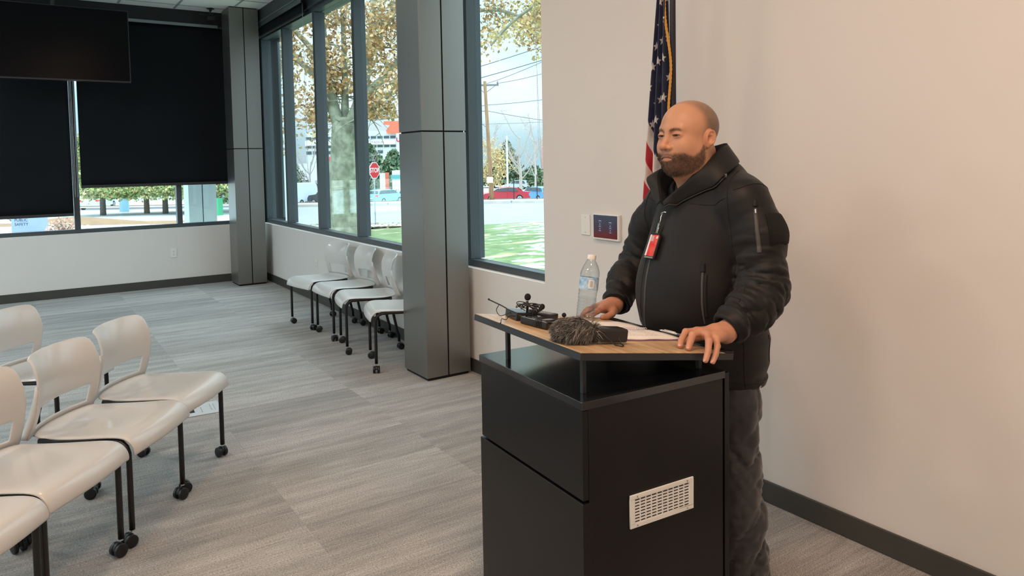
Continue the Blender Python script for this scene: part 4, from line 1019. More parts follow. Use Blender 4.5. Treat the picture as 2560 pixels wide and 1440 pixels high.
# hand pocket zip
ribbon([(.132,.173,1.135),(.142,.182,1.09),(.145,.186,1.031),(.141,.187,.992),(.136,.188,.965)],.0075,'pocket_zip',ZB,.0008,.002,widths=[1,1,.5])
ribbon([(.124,.180,1.125),(.134,.189,1.082),(.136,.193,1.031),(.132,.194,.985)],.009,'pocket_welt',JK,.0015,.003)
ribbon([(.130,.172,1.160),(.133,.175,1.130)],.017,'zip_garage',JK,.0022,.003)
# sleeve pocket: zip tape, puller, garage and the hook-and-loop patch
ribbon([(.029,.299,1.340),(.036,.311,1.311),(.042,.324,1.269),(.038,.326,1.232),(.041,.333,1.205)],.0125,'sleeve_zip',ZB,.0012,.002,widths=[.75,1,1.1])
ribbon([(.024,.294,1.366),(.029,.299,1.345)],.015,'zip_garage',JK,.0022,.003)
h=hug([(.030,.300,1.337),(.033,.306,1.322)],.004,4); MB().tube([p for p,_ in h],.0028,8).build('zip_pull',SIL,jk,smooth=True)
P=[]
for i in range(9):
    row=[]
    for j in range(9):
        u,v=i/8,j/8
        a=Vector((.008,.320,1.322)).lerp(Vector((.012,.345,1.232)),v); b=Vector((-.085,.300,1.315)).lerp(Vector((-.095,.300,1.225)),v)
        p=a.lerp(b,u); q,nn,_,_=BV.find_nearest(p); row.append(q+nn*.0022)
    P.append(row)
MB().grid(P).build('loop_patch',mat('loop_patch',(.004,.004,.004),.95,bump=(600,1,.002)),jk,smooth=True,solid=.0025,fix=False)
seam([(.03,.285,1.16),(.055,.30,1.12),(.085,.33,1.09),(.13,.35,1.06)],.0013)
seam([(.015,.225,.93),(.011,.225,.843),(.006,.222,.789),(-.002,.214,.745)],.0013)
seam([(-.11,.17,.90),(-.115,.165,.83),(-.11,.16,.76)],.0016)
seam([(.10,.19,.775),(.036,.217,.768),(-.028,.217,.757),(-.09,.19,.75),(-.14,.14,.745)],.0012)
h=hug([(-.065,.200,.742)],.001,1)[-1]; M=h[1].to_track_quat('Z','Y').to_matrix().to_4x4(); M.translation=h[0]
MB().cyl((0,0,0),(0,0,.003),.0062,n=18,M=M).build('snap',SIL,jk,smooth=True,auto=30)
# cuff tab on the left wrist
b=np.array(SLV[1][-1]); a=np.array(SLV[1][-2]); n_=(b-a)/np.linalg.norm(b-a); c=b-n_*.028
seam([tuple(c-n_*.024+np.array([.02,-.06,.03])),tuple(c-n_*.024+np.array([.01,-.02,.06])),tuple(c-n_*.024+np.array([0,.03,.055])),tuple(c-n_*.024+np.array([-.02,.055,.0]))],.0014)

# ---------------- shirt inside the open collar
def shirtf(P):
    d=smin(torso(P)+.012,ell(P,(.025,.005,1.365),(.100,.120,.085)),.03)
    d=smax(d,-cap(P,(.055,.014,1.50),(.070,.014,1.42),.078,.060),.006)
    d=smax(d,-poly(P,[(.090,.014,1.44),(.145,.010,1.385),(.155,.008,1.345)],[.045,.022,.004],.006),.004)
    return smax(d,1.15-P[:,2],.01)
VS,FS=surf(shirtf,(-.2,-.25,1.10),(.25,.25,1.52),.0065); npmesh('shirt',VS,FS,SHT,person)
# ---------------- collar: lining, crest and the folded-out flaps
def catmull(P,t):
    n=len(P)-1; x=t*n; i=min(int(x),n-1); u=x-i; p0=P[max(i-1,0)];p1=P[i];p2=P[i+1];p3=P[min(i+2,n)]
    return .5*((2*p1)+(p2-p0)*u+(2*p0-5*p1+4*p2-p3)*u*u+(3*p1-p0-3*p2+p3)*u**3)
COLL=[ # (lining foot, crest, outer edge) from the V round the left side, the nape and the right side back to the V
 ((.155,.006,1.335),(.168,.004,1.352),(.172,.014,1.335)),
 ((.120,.040,1.378),(.138,.052,1.400),(.140,.062,1.366)),
 ((.082,.066,1.400),(.108,.090,1.442),(.098,.122,1.398)),
 ((.030,.082,1.418),(.056,.102,1.492),(.036,.168,1.414)),
 ((-.015,.080,1.430),(-.008,.088,1.530),(-.030,.136,1.462)),
 ((-.055,.055,1.440),(-.052,.062,1.546),(-.088,.090,1.492)),
 ((-.078,.012,1.440),(-.072,.012,1.545),(-.120,.010,1.480)),
 ((-.060,-.050,1.435),(-.050,-.055,1.535),(-.085,-.085,1.470)),
 ((-.010,-.078,1.425),(.000,-.082,1.510),(-.020,-.120,1.440)),
 ((.045,-.078,1.405),(.070,-.090,1.480),(.060,-.140,1.425)),
 ((.095,-.062,1.385),(.122,-.088,1.452),(.150,-.128,1.432)),
 ((.130,-.030,1.365),(.150,-.048,1.405),(.168,-.066,1.378)),
 ((.155,-.004,1.335),(.168,-.010,1.352),(.176,-.020,1.336))]
A=[[Vector(c[k]) for c in COLL] for k in range(3)]; N_=60; P=[]
for i in range(N_+1):
    t=i/N_; a,b,c=(catmull(A[k],t) for k in range(3)); row=[]
    for j in range(5): row.append(a.lerp(b,j/4)+Vector((0,0,.002*math.sin(i*.7))))
    mid=b.lerp(c,.35)+(b-a).normalized()*.006
    for k_,q in ((.30,None),(.6,None),(1,None)):
        row.append((b*(1-k_)**2+mid*2*k_*(1-k_)+c*k_**2))
    if 2<i<30:
        q_,n__,_,_=BV.find_nearest(row[-1]); tgt=q_+n__*.0065; dd=tgt-row[-1]
        for k in (5,6,7): row[k]=row[k]+dd*(k-4)/3
    P.append(row)
MB().grid([r_[:5] for r_ in P]).build('collar_lining',JKL,jk,smooth=True,solid=.004,fix=False)
co=MB().grid([r_[4:] for r_ in P]).build('collar',JK,jk,smooth=True,solid=.006,sub=1,fix=False)
MB().tube([P[i][-1]+Vector((0,0,-.001)) for i in range(0,17)],.0022,6).build('collar_zip',mat('zip_teeth',(.05,.05,.055),.3,metal=.6),jk,smooth=True)
q_=P[16][-1]; MB().box(-.003,.003,-.002,.002,-.006,.006,T(q_)).build('zip_pull',mat('zip_silver',(.45,.45,.46),.25,metal=.9),jk)
# ---------------- trousers and shoes
TR=mat('charcoal_trousers',(.023,.024,.029),.6,sheen=.3,bump=(800,.3,.0006),var=(9,.35))
def legline(s): return [(-.01,s*.095,.76),(-.012,s*.118,.66),(-.008,s*.128,.47),(-.020,s*.135,.28),(-.030,s*.14,.085)]
def trouf(P):
    x,y,z=P.T; d=ell(P,(-.01,0,.80),(.135,.180,.13))
    for s in (1,-1):
        l_=poly(P,legline(s),[.104,.098,.095,.096,.100],.04)
        Q2=np.stack([x*.55,y*.55,z*1.25],1); n_=(.026*(np.abs(noise3(Q2,34,51+s))**.4-.5)+.013*(np.abs(noise3(Q2+P*.5,70,53+s))**.4-.5)+.007*(np.abs(np.sin(z*27+x*30-y*s*25+noise3(P,12,57)*4))**.5-.7))*np.interp(z,[0,.15,.3,.5,.6,.9],[1.5,1.4,.8,1.2,.7,.5])
        d=smin(d,l_-n_,.025)
    return smax(smax(d,.035-z,.006),z-.84,.01)
VT,FT=surf(trouf,(-.23,-.29,.02),(.2,.29,.93),.0075); npmesh('trousers',VT,FT,TR,person)
LEA=mat('black_leather',(.012,.011,.010),.3,coat=.2)
for s in (1,-1):
    def shoef(P,s=s):
        d=poly(P,[(-.075,s*.138,.045),(.02,s*.142,.048),(.125,s*.150,.036)],[.042,.046,.038],.02); d=smin(d,cap(P,(-.03,s*.138,.06),(-.02,s*.138,.12),.045,.042),.03)
        return smax(d,.004-P[:,2],.004)
    Vx,Fx=surf(shoef,(-.14,s*.145-.08,-.01),(.19,s*.145+.08,.16),.008); npmesh('shoe',Vx,Fx,LEA,person)
# ---------------- identity badge hanging from the zip (a thing of its own)
PMX=person.matrix_basis.copy()
q0,nn0,_,_=BV.find_nearest(Vector((.197,-.008,1.200))); up_=Vector((-.10,-.045,1)); up_=(up_-nn0*up_.dot(nn0)).normalized(); sd=up_.cross(nn0).normalized()
c0=q0+nn0*.010
BM=Matrix(((sd.x,up_.x,nn0.x,c0.x),(sd.y,up_.y,nn0.y,c0.y),(sd.z,up_.z,nn0.z,c0.z),(0,0,0,1)))
bdg=empty('identity_badge',(0,0,0),'red and white identity badge in a black holder clipped to the jacket','badge'); bdg.matrix_world=PMX@BM
BH=mat('badge_holder',(.018,.018,.020),.3); RD=mat('badge_red',(.62,.025,.035),.25,var=(40,.0,(.72,.10,.08))); WH=mat('badge_white',(.78,.74,.70),.35)
MB().prism([(-.029,-.046),(.029,-.046),(.030,-.040),(.030,.034),(.018,.046),(-.018,.046),(-.030,.034),(-.030,-.040)],.0045,h0=-.003).build('holder',BH,bdg,bevel=.001)
MB().box(-.0265,.0265,-.037,.038,.0045,.0056).build('card',RD,bdg,bevel=.0008)
MB().box(-.0265,-.0170,-.037,.038,.0056,.0060).build('white_stripe',WH,bdg)
MB().box(-.0175,.0015,.015,.034,.0057,.0064).build('portrait_photo',mat('badge_photo',(.40,.42,.62),.4,var=(120,.0,(.65,.30,.18))),bdg)
MB().lathe([(.0052,0),(.0052,.0006),(.0022,.0006),(.0022,0)],20,T(Vector((.0195,.0295,.0057)))).build('emblem',WH,bdg)
text('badge_lettering','ONE',.0075,T(Vector((.0195,.012,.0058)))@Rz(-math.pi/2),mat('badge_pink',(.75,.30,.28),.4),bdg,.0001)
MB().box(-.0265,.0265,-.0445,-.039,.0045,.0052).build('holder_lip',mat('badge_grey',(.22,.21,.20),.35),bdg)
q=MB(); q.box(-.006,.006,.044,.066,.0,.0035); q.box(-.0045,.0045,.060,.080,.002,.0055); q.build('clip',CHR,bdg,bevel=.0008)
MB().cyl((0,.052,.0035),(0,.052,.005),.0035,n=14).build('clip_stud',mat('brass',(0,0,0)),bdg,smooth=True,auto=30)
MB().tube([(0,.080,.003),(.0015,.092,.002),(-.001,.104,.004),(.001,.114,.003)],.0016,8).build('strap_link',CHR,bdg,smooth=True)
MB().tube([(.001,.114,.003),(.006,.120,.004),(.016,.121,.006),(.024,.120,.004)],.0022,8).build('hook',CHR,bdg,smooth=True)
MB().lathe([(.0045,-.001),(.0058,0),(.0045,.001),(.0035,0),(.0045,-.001)],16,T(Vector((-.001,.116,.004)))).build('ring',CHR,bdg,smooth=True)
# ------------------------------------------------------------------ flag on a floor stand behind him
fx,fy=2.37,2.262
fl=empty('flag',(fx,fy,0),'gold-fringed stars and stripes flag hanging furled on a stand behind the man','flag')
POLE=mat('flag_pole',(.022,.018,.030),.3,metal=.3); GOLD=mat('gold_fringe',(.62,.30,.035),.6,bump=(500,.8,.002))
MB().cyl((0,0,.03),(0,0,2.46),.013,n=18).build('pole',POLE,fl,smooth=True,auto=30)
MB().lathe([(.17,0),(.17,.015),(.12,.03),(.03,.05),(.018,.09)],32).build('stand_base',mat('brass',(0,0,0)),fl,smooth=True,auto=30)
MB().lathe([(.014,2.46),(.020,2.47),(.012,2.49),(.018,2.51),(.001,2.55)],18).build('finial',GOLD,fl,smooth=True)
# cloth: u across the hoist-to-fly folds, v from top to bottom; hangs beside the pole, fanning out downwards
def cloth(u,v):
    z=2.42-v*1.42; w=.022+.118*min(1,v*1.25)**.9
    A_=.030*min(1,.25+v*1.5)
    ph=u*19+math.sin(v*3)*.8
    side=-(u-.06)*w*1.22-.004; out=A_*math.sin(ph)*(1-.25*u)
    # rt direction: towards image left is away (+y); the cloth hangs on the window side of the pole
    return Vector((-.016+out*.80-.010*u, .014-side*1.0+out*.25, z-.05*u*u))
NU,NV=240,560; P=[[cloth(i/NU,j/NV) for j in range(NV+1)] for i in range(NU+1)]
FM=bpy.data.materials.new('flag_cloth'); FM.use_nodes=True; n=FM.node_tree; b_=n.nodes['Principled BSDF']; b_.inputs['Roughness'].default_value=.55; b_.inputs['Sheen Weight'].default_value=.2
at=n.nodes.new('ShaderNodeAttribute'); at.attribute_name='tone'; n.links.new(at.outputs['Color'],b_.inputs['Base Color'])
V=np.array([P[i][j] for i in range(NU+1) for j in range(NV+1)]); UU=np.repeat(np.arange(NU+1)/NU,NV+1); VV=np.tile(np.arange(NV+1)/NV,NU+1)
# hanging from its hoist: the blue canton reaches down the cloth, stripes run diagonally below it
lim=.80-.34*UU; NAVY=np.array([.012,.020,.060]); REDc=np.array([.42,.012,.028]); WHc=np.array([.70,.66,.64])
st=((VV-lim)*16.0); cols=np.where((VV<lim)[:,None],NAVY,np.where((np.floor(st)%2==0)[:,None],WHc,REDc))
# white stars woven into the canton, so they bend with the folds
SW_=np.array([.66,.66,.66]); Vg=V.reshape(NU+1,NV+1,3)
ARC=np.concatenate([np.zeros((1,NV+1)),np.cumsum(np.linalg.norm(np.diff(Vg,axis=0),axis=2),axis=0)]).ravel()
for k in range(12):
    for l_ in range(9):
        sc=.012+.074*l_+(.037 if k%2 else 0); v=.04+.060*k
        a_=ARC-sc; b2=-(VV-v)*1.42; r_=np.hypot(a_,b2); m=(r_<.024)&(VV<lim)
        if not m.any(): continue
        th=np.mod(np.arctan2(b2[m],a_[m])-math.pi/2-.12+math.pi/5,2*math.pi/5)-math.pi/5; th=np.abs(th)
        R0,R1=.0225,.0090; al_=math.pi/5   # edge of the star between an outer and an inner point
        edge=R0*R1*math.sin(al_)/(R1*np.sin(al_-th)+R0*np.sin(th)); ins=r_[m]<edge
        ii=np.where(m)[0][ins]; cols[ii]=SW_
Fq=np.array([[i*(NV+1)+j,(i+1)*(NV+1)+j,(i+1)*(NV+1)+j+1,i*(NV+1)+j+1] for i in range(NU) for j in range(NV)])
o=npmesh('cloth',V,Fq,FM,fl,True,cols); md=o.modifiers.new('s','SOLIDIFY'); md.thickness=.0018
# fringe down the hoist edge that shows on the near side
q=MB(); fr=[Vector((.004-.018,-.004-.008*math.sin(j*.13)+.050*max(0,1-j/62)**1.2,2.44-1.42*j/160)) for j in range(161)]
P=[[p+Vector((-.006,-.002+(-.0018 if j%2 else .0006),0)),p+Vector((-.010,.002,0)),p+Vector((-.011,.006+(.0014 if j%2 else 0),0))] for j,p in enumerate(fr)]
q.grid(P); q.build('fringe',GOLD,fl,smooth=False,solid=.002,fix=False)


# ------------------------------------------------------------------ outdoors. w = metres straight ahead of the building corner view, s = metres to its right
AH=Vector((math.sin(YAW),math.cos(YAW),0)); RI=Vector((math.cos(YAW),-math.sin(YAW),0))
GW=[0,9,15,24,30,32,59,61,66,70,95,400]; GZ=[-.6,-.6,-.6,-.75,-1.05,-1.42,-1.95,-1.80,-2.15,-2.4,-3.9,-4.2]
def gz(w): return float(np.interp(w,GW,GZ))
def at(s,w,dz=0): return Vector(AH*w+RI*s)+Vector((0,0,gz(w)+dz))
OA=math.atan2(RI.y,RI.x)      # heading of "to the right"
def groundmat():
    m=bpy.data.materials.new('snowy_lawn'); m.use_nodes=True; n=m.node_tree; b=n.nodes['Principled BSDF']; b.inputs['Roughness'].default_value=.9; L=n.links.new
    tc=n.nodes.new('ShaderNodeTexCoord')
    def noise(sc,det=4): t=n.nodes.new('ShaderNodeTexNoise'); t.inputs['Scale'].default_value=sc; t.inputs['Detail'].default_value=det; L(tc.outputs['Object'],t.inputs[0]); return t
    g=n.nodes.new('ShaderNodeValToRGB'); e=g.color_ramp.elements; e[0].position=.3; e[1].position=.7; e[0].color=(.11,.17,.055,1); e[1].color=(.23,.31,.13,1); L(noise(2.2,8).outputs['Fac'],g.inputs[0])
    g2=n.nodes.new('ShaderNodeMix'); g2.data_type='RGBA'; g2.inputs[7].default_value=(.55,.45,.27,1); r=n.nodes.new('ShaderNodeMapRange'); r.inputs[1].default_value=.56; r.inputs[2].default_value=.66; L(noise(.9,6).outputs['Fac'],r.inputs[0]); L(r.outputs[0],g2.inputs[0]); L(g.outputs[0],g2.inputs[6])
    at_=n.nodes.new('ShaderNodeAttribute'); at_.attribute_name='tone'
    sp=n.nodes.new('ShaderNodeSeparateColor'); L(at_.outputs['Color'],sp.inputs[0])
    sn=n.nodes.new('ShaderNodeMath'); sn.operation='ADD'; L(noise(2.1,8).outputs['Fac'],sn.inputs[0]); L(sp.outputs[0],sn.inputs[1])
    r2=n.nodes.new('ShaderNodeMapRange'); r2.inputs[1].default_value=.98; r2.inputs[2].default_value=1.06; L(sn.outputs[0],r2.inputs[0])
    mx=n.nodes.new('ShaderNodeMix'); mx.data_type='RGBA'; mx.inputs[7].default_value=(.66,.70,.75,1); L(r2.outputs[0],mx.inputs[0]); L(g2.outputs[2],mx.inputs[6]); L(mx.outputs[2],b.inputs['Base Color'])
    return m
ss=np.linspace(-75,75,60); ww=[5,7,9,11,13,15,17,19,21,24,27,29,30,31,31.9]
V=[];C=[]
for w in ww:
    for s_ in ss:
        p=at(s_*w/32,w); snow=.36 if s_*w/32>-.10*w else (.62 if s_*w/32<-.40*w else .30)
        if s_*w/32>-.02*w: snow=.50
        V.append(p+Vector((0,0,.05*math.sin(s_*w*.05)))); C.append((snow,0,0))
F=[[i*60+j,i*60+j+1,(i+1)*60+j+1,(i+1)*60+j] for i in range(len(ww)-1) for j in range(59)]
o=npmesh('lawn',np.array(V),np.array(F),groundmat(),None,True,np.array(C)); prop(o,None,None,None,'structure')
def strip(name,w0,w1,m,dz0=0,dz1=0,s0=-120,s1=120,n=2,up=0):
    mb=MB(); k=n
    for i in range(k):
        a=w0+(w1-w0)*i/k; b_=w0+(w1-w0)*(i+1)/k
        mb.add([at(s0,a,dz0),at(s1,a,dz0),at(s1,b_,dz1),at(s0,b_,dz1)],[(0,1,2,3)])
    o=mb.build(name,m,fix=False); o['kind']='structure'; return o
strip('road',31.9,59.2,mat('asphalt',(.36,.38,.41),.8,var=(.8,.12)),n=6)
CONC=mat('concrete_pale',(.62,.58,.53),.85,var=(1.2,.15)); SNOW=mat('snow',(.62,.66,.72),.8,var=(1.6,.12))
q=MB()
for a,b_ in ((31.8,38),(38,45),(45,52),(52,59.1)): q.add([at(-110,a,.05),at(-.385*a,a,.05),at(-.385*b_,b_,.05),at(-110,b_,.05)],[(0,1,2,3)])
o=q.build('snow_field',SNOW,fix=False); o['kind']='structure'
q=MB()
for s_ in range(-20,110,10): q.add([at(s_,59.1),at(s_+9.9,59.1),at(s_+9.9,59.1,.22),at(s_,59.1,.22),at(s_,59.6,.22),at(s_+9.9,59.6,.22)],[(0,1,2,3),(3,2,5,4)])
o=q.build('kerb',CONC,fix=False); o['kind']='structure'
strip('road_verge',59.6,66,mat('snowy_verge',(.70,.66,.58),.9,var=(.5,0,(.50,.42,.30))),.18,.1,n=3)
strip('far_ground',66,95,SNOW,.1,0,n=4); strip('far_ground',95,300,mat('snowy_verge',(0,0,0)),0,0,s0=-250,s1=250,n=3)
# beige sidewalk patch with fallen leaves
q=MB(); q.add([at(-10.5,26.2,.06),at(-3.2,27.2,.06),at(-2.0,29.2,.06),at(-11.5,28.6,.06)],[(0,1,2,3)]); o=q.build('path',mat('concrete_pale',(0,0,0)),fix=False); o['kind']='structure'
n=520; q=MB()
for k in range(n):
    w=RNG.uniform(24.5,30.5); s_=RNG.normal(-6.5,1.8); p=at(s_,w,.09); a=RNG.uniform(0,6.28); r_=.07
    q.add([p+Vector((r_*math.cos(a),r_*math.sin(a),.02)),p+Vector((r_*math.cos(a+2),r_*math.sin(a+2),0)),p+Vector((r_*math.cos(a+4),r_*math.sin(a+4),.03))],[(0,1,2)])
o=q.build('fallen_leaves',mat('leaf_litter',(.50,.35,.17),.9,var=(2,.5)),fix=False); prop(o,'scatter of fallen brown leaves around the foot of the big tree','leaves',None,'stuff')
# ------------------------------------------------------------------ cars
def car(name,kind,color,loc_sw,head,label,cat='car',tail=True,scale=1,group=None):
    """side profile lofted across the width; x = forward"""
    P={'sedan':([(-2.3,.35),(-2.33,.62),(-2.25,.92),(-1.75,1.0),(-1.15,1.38),(-.3,1.44),(.45,1.36),(1.2,.98),(2.05,.85),(2.3,.62),(2.3,.35)],(1.0,-1.7,1.15),4.6,.9),
       'hatch':([(-2.05,.38),(-2.1,.75),(-2.0,1.05),(-1.75,1.42),(-.9,1.52),(.1,1.50),(.55,1.42),(1.2,1.05),(1.9,.92),(2.1,.65),(2.1,.38)],(1.05,-2.0,1.2),4.2,.88),
       'suv':([(-2.25,.45),(-2.3,.85),(-2.22,1.15),(-2.05,1.68),(-1.0,1.78),(.2,1.74),(.6,1.66),(1.15,1.15),(2.1,1.02),(2.3,.75),(2.3,.45)],(1.12,-2.15,1.15),4.6,.94),
       'van':([(-2.9,.5),(-2.92,1.2),(-2.9,1.9),(-2.8,2.35),(-1.5,2.42),(1.0,2.38),(1.6,2.25),(2.2,1.35),(2.75,1.15),(2.9,.8),(2.9,.5)],(1.5,.4,2.2),5.8,1.0)}[kind]
    prof,(belt,wx0,wx1),L_,hw=P
    r=empty(name,at(*loc_sw),label,cat,group,rz=OA+rad(head)); r.scale=(scale,)*3
    bm_m=mat(name+'_paint_%d'%int(sum(color)*1000),color,.3,coat=.5)
    n=len(prof); rows=[]
    for t in (-1,-.93,-.78,0,.78,.93,1):
        row=[]
        for x,z in prof:
            ins=0 if z<=belt else (z-belt)*.38
            y=t*(hw-(ins if abs(t)>.5 else 0)); zz=z-(.05*(abs(t)**6) if z>belt else .02*(abs(t)**6))
            row.append((x*(1-.03*abs(t)**4),y,zz))
        rows.append(row)
    mb=MB(); mb.grid(rows); k=len(mb.v)
    mb.add(rows[0],[list(range(n))]); mb.add(rows[-1],[list(range(n))[::-1]]); mb.build('body',bm_m,r,smooth=True,auto=35)
    GLS=mat('car_glass',(.03,.05,.06),.08)
    top=max(z for _,z in prof)
    for s in (-1,1):
        zt=top-.12; yb=hw-.0+.006; yt=hw-(zt-belt)*.38+.006
        if kind=='van': segs=[(1.15,1.95,.9)]
        elif kind=='sedan': segs=[(-1.25,-.25,.55),(-.18,.95,.5)]
        else: segs=[(-1.85,-1.0,.25),(-.93,-.05,0),(.02,.95,.45)]
        for i,(x0,x1,sl) in enumerate(segs):
            a0=x0+(.35 if i==0 and kind!='van' else .0); a1=x1-sl*(1 if i==len(segs)-1 else 0)
            mb=MB(); mb.add([(x0,s*yb,belt+.03),(x1,s*yb,belt+.03),(a1,s*yt,zt),(a0,s*yt,zt)],[(0,1,2,3)]); mb.build('side_window',GLS,r,solid=.01,fix=False)
    # windscreen and rear window from the profile slopes
    def pane(i0,i1,nm):
        (x0,z0),(x1,z1)=prof[i0],prof[i1]; e=.14
        a=(lerp(x0,x1,e),lerp(z0,z1,e));b=(lerp(x0,x1,1-e),lerp(z0,z1,1-e)); dx,dz=(z1-z0),-(x1-x0); l=math.hypot(dx,dz); sg=-1 if (dx*x0<0) else 1; ox,oz=dx/l*.02*sg,abs(dz/l)*.02
        ia=max(0,(a[1]-belt))*.38+.1; ib=max(0,(b[1]-belt))*.38+.1
        mb=MB(); mb.add([(a[0]+ox,-hw+ia,a[1]+oz),(a[0]+ox,hw-ia,a[1]+oz),(b[0]+ox,hw-ib,b[1]+oz),(b[0]+ox,-hw+ib,b[1]+oz)],[(0,1,2,3)]); mb.build(nm,GLS,r,solid=.012,fix=False)
    if kind=='van':
        pane(6,7,'windscreen')
        for s in (-1,1): MB().box(-2.945,-2.93,s*.46-.36,s*.46+.36,1.45,2.05).build('rear_window',mat('van_glass',(.25,.30,.33),.15),r,bevel=.01)
    else: pane(6,7,'windscreen'); pane({'sedan':3,'hatch':2,'suv':2}[kind],{'sedan':4,'hatch':3,'suv':3}[kind],'rear_window')
    RL=mat('tail_lamp',(.75,.03,.02),.25,emit=((1,.05,.02),.6)) if tail else mat('tail_lamp_off',(.35,.02,.02),.25)
    for s in (-1,1):
        zl=belt-.12 if kind!='van' else 1.25; xl=prof[0][0]
        MB().cbox((xl-.0,s*(hw-.16),zl),(.12,.26 if kind!='van' else .14,.16 if kind!='van' else .5)).build('tail_light',RL,r,bevel=.02)
        MB().cbox((prof[-1][0]-.05,s*(hw-.2),.72 if kind!='van' else 1.0),(.14,.3,.16)).build('headlight',mat('lamp_glass',(.7,.72,.75),.15),r,bevel=.02)
    MB().box(prof[0][0]-.06,prof[0][0]+.1,-hw+.04,hw-.04,.32,.55).build('bumper',mat('bumper_dark',(.05,.05,.055),.5) if kind in('van','suv') else bm_m,r,bevel=.03)
    MB().cbox((prof[0][0]-.065,0,.66),(.02,.5,.12)).build('number_plate',mat('plate_white',(.7,.7,.72),.4),r)
    RU=mat('tyre',(.012,.012,.013),.8); RM=mat('wheel_rim',(.42,.43,.45),.35,metal=.6); wr=.34 if kind!='van' else .37
    for x in (-L_*.29,L_*.30):
        for s in (-1,1):
            M=T(Vector((x,s*(hw-.11),wr)))@Rx(math.pi/2)
            w_=MB().lathe([(wr*.6,-.11),(wr*.95,-.115),(wr,-.08),(wr,.08),(wr*.95,.115),(wr*.6,.11)],24,M).build('wheel',RU,r,smooth=True,auto=40)
            q=MB(); q.lathe([(.02,-.10),(wr*.18,-.118),(wr*.18,.118),(.02,.10)],16,M)
            for k in range(5):
                a=k*2*math.pi/5; q.box(-.03,.03,.04,wr*.62,-.112,.112,M@Rz(a))
            q.lathe([(wr*.56,-.112),(wr*.64,-.114),(wr*.64,.114),(wr*.56,.112)],20,M); q.build('rim',RM,w_,smooth=True,auto=40)
    return r
car('sedan','sedan',(.42,.015,.03),(-.75,69.5,.0),190,'red sedan parked across the road beyond the utility pole')
car('hatchback','hatch',(.10,.30,.62),(2.55,73,.0),125,'bright blue hatchback parked just behind the red sedan')
car('estate_car','suv',(.42,.50,.54),(.9,140,0),170,'silver estate car parked higher up behind the red sedan',tail=False)
car('delivery_van','van',(.60,.68,.78),(-21.6,76,0),68,'tall white delivery van seen from behind beyond the road','van')
car('off_roader','suv',(.02,.022,.025),(-18.4,74,0),150,'black off-road car partly hidden by a window mullion, left of the big trunk')
car('off_roader','suv',(.08,.16,.22),(-16.6,80,0),25,'dark blue off-road car parked right of the big tree trunk')
car('sedan','sedan',(.10,.015,.03),(-14.1,82,0),175,'dark maroon sedan under the stop sign, left of the teal hatchback')
car('hatchback','hatch',(.20,.45,.48),(-12.7,73,0),60,'teal hatchback parked beyond the road behind the stop sign post')
car('estate_car','suv',(.40,.55,.60),(-10.4,79,0),10,'pale teal estate car at the right, beside the nearest pillar')
car('sedan','sedan',(.10,.28,.45),(-24.4,79,0),75,'blue sedan with lit tail lamps at the far left of the tall windows')
car('sedan','sedan',(.55,.62,.68),(-38.5,68,0),100,'small silver sedan far off between the trees beyond the back window')
car('hatchback','hatch',(.20,.34,.50),(-42.5,66,0),60,'small blue hatchback far off at the left of the back window')
# ------------------------------------------------------------------ trees
BARK=mat('plane_bark',(.42,.44,.34),.85,var=(3.5,0,(.20,.21,.15)),bump=(6,.5,.03)); BARK2=mat('grey_bark',(.25,.22,.19),.9,var=(4,.3))
def leafmesh(name,pts,size,m,parent,tones,flat=.0):
    n=len(pts); a=RNG.normal(size=(n,3)); a/=np.linalg.norm(a,axis=1,keepdims=True); b=np.cross(a,RNG.normal(size=(n,3))); b/=np.linalg.norm(b,axis=1,keepdims=True)
    s=size*RNG.uniform(.6,1.3,(n,1)); c=np.cross(a,b)
    V=np.stack([pts-a*s,pts+b*s*.62+c*s*.15,pts+a*s,pts-b*s*.62+c*s*.15],1).reshape(-1,3)
    F=np.arange(4*n).reshape(n,4); cols=np.repeat(np.array(tones)[RNG.choice(len(tones),n)]*RNG.uniform(.75,1.25,(n,1)),4,axis=0)
    return npmesh(name,V,F,m,parent,False,cols)
LEAFM=mat('tree_leaf',(.5,.3,.1),.7,attr='tone')
def limb(mb,pts,r0,r1,n=9,wob=.0):
    P=[Vector(p) for p in pts]; out=[]
    for i in range(len(P)-1):
        p0=P[max(i-1,0)];p1=P[i];p2=P[i+1];p3=P[min(i+2,len(P)-1)]
        for k in range(5):
            t=k/5; out.append(.5*((2*p1)+(p2-p0)*t+(2*p0-5*p1+4*p2-p3)*t*t+(3*p1-p0-3*p2+p3)*t**3))
    out.append(P[-1]); N=len(out); mb.tube(out,[r0+(r1-r0)*(i/(N-1))**.8 for i in range(N)],n); return out
def twigs(mb,path,n,len_,r,rr,drop=.0,ends=None,lev=2):
    for k in range(n):
        i=rr.randrange(len(path)//4,len(path)); p=path[i]; d=Vector((rr.gauss(0,1),rr.gauss(0,1),rr.gauss(.25-drop,.6))).normalized(); L_=len_*rr.uniform(.5,1.2)
        q=[p,p+d*L_*.5+Vector((0,0,-drop*.1)),p+d*L_+Vector((rr.gauss(0,.1),rr.gauss(0,.1),-drop*.35))*L_]
        o=limb(mb,q,r,r*.3,5)
        if ends is not None: ends+= o[2:]
        if lev>1: twigs(mb,o,2,len_*.55,r*.5,rr,drop,ends,lev-1)
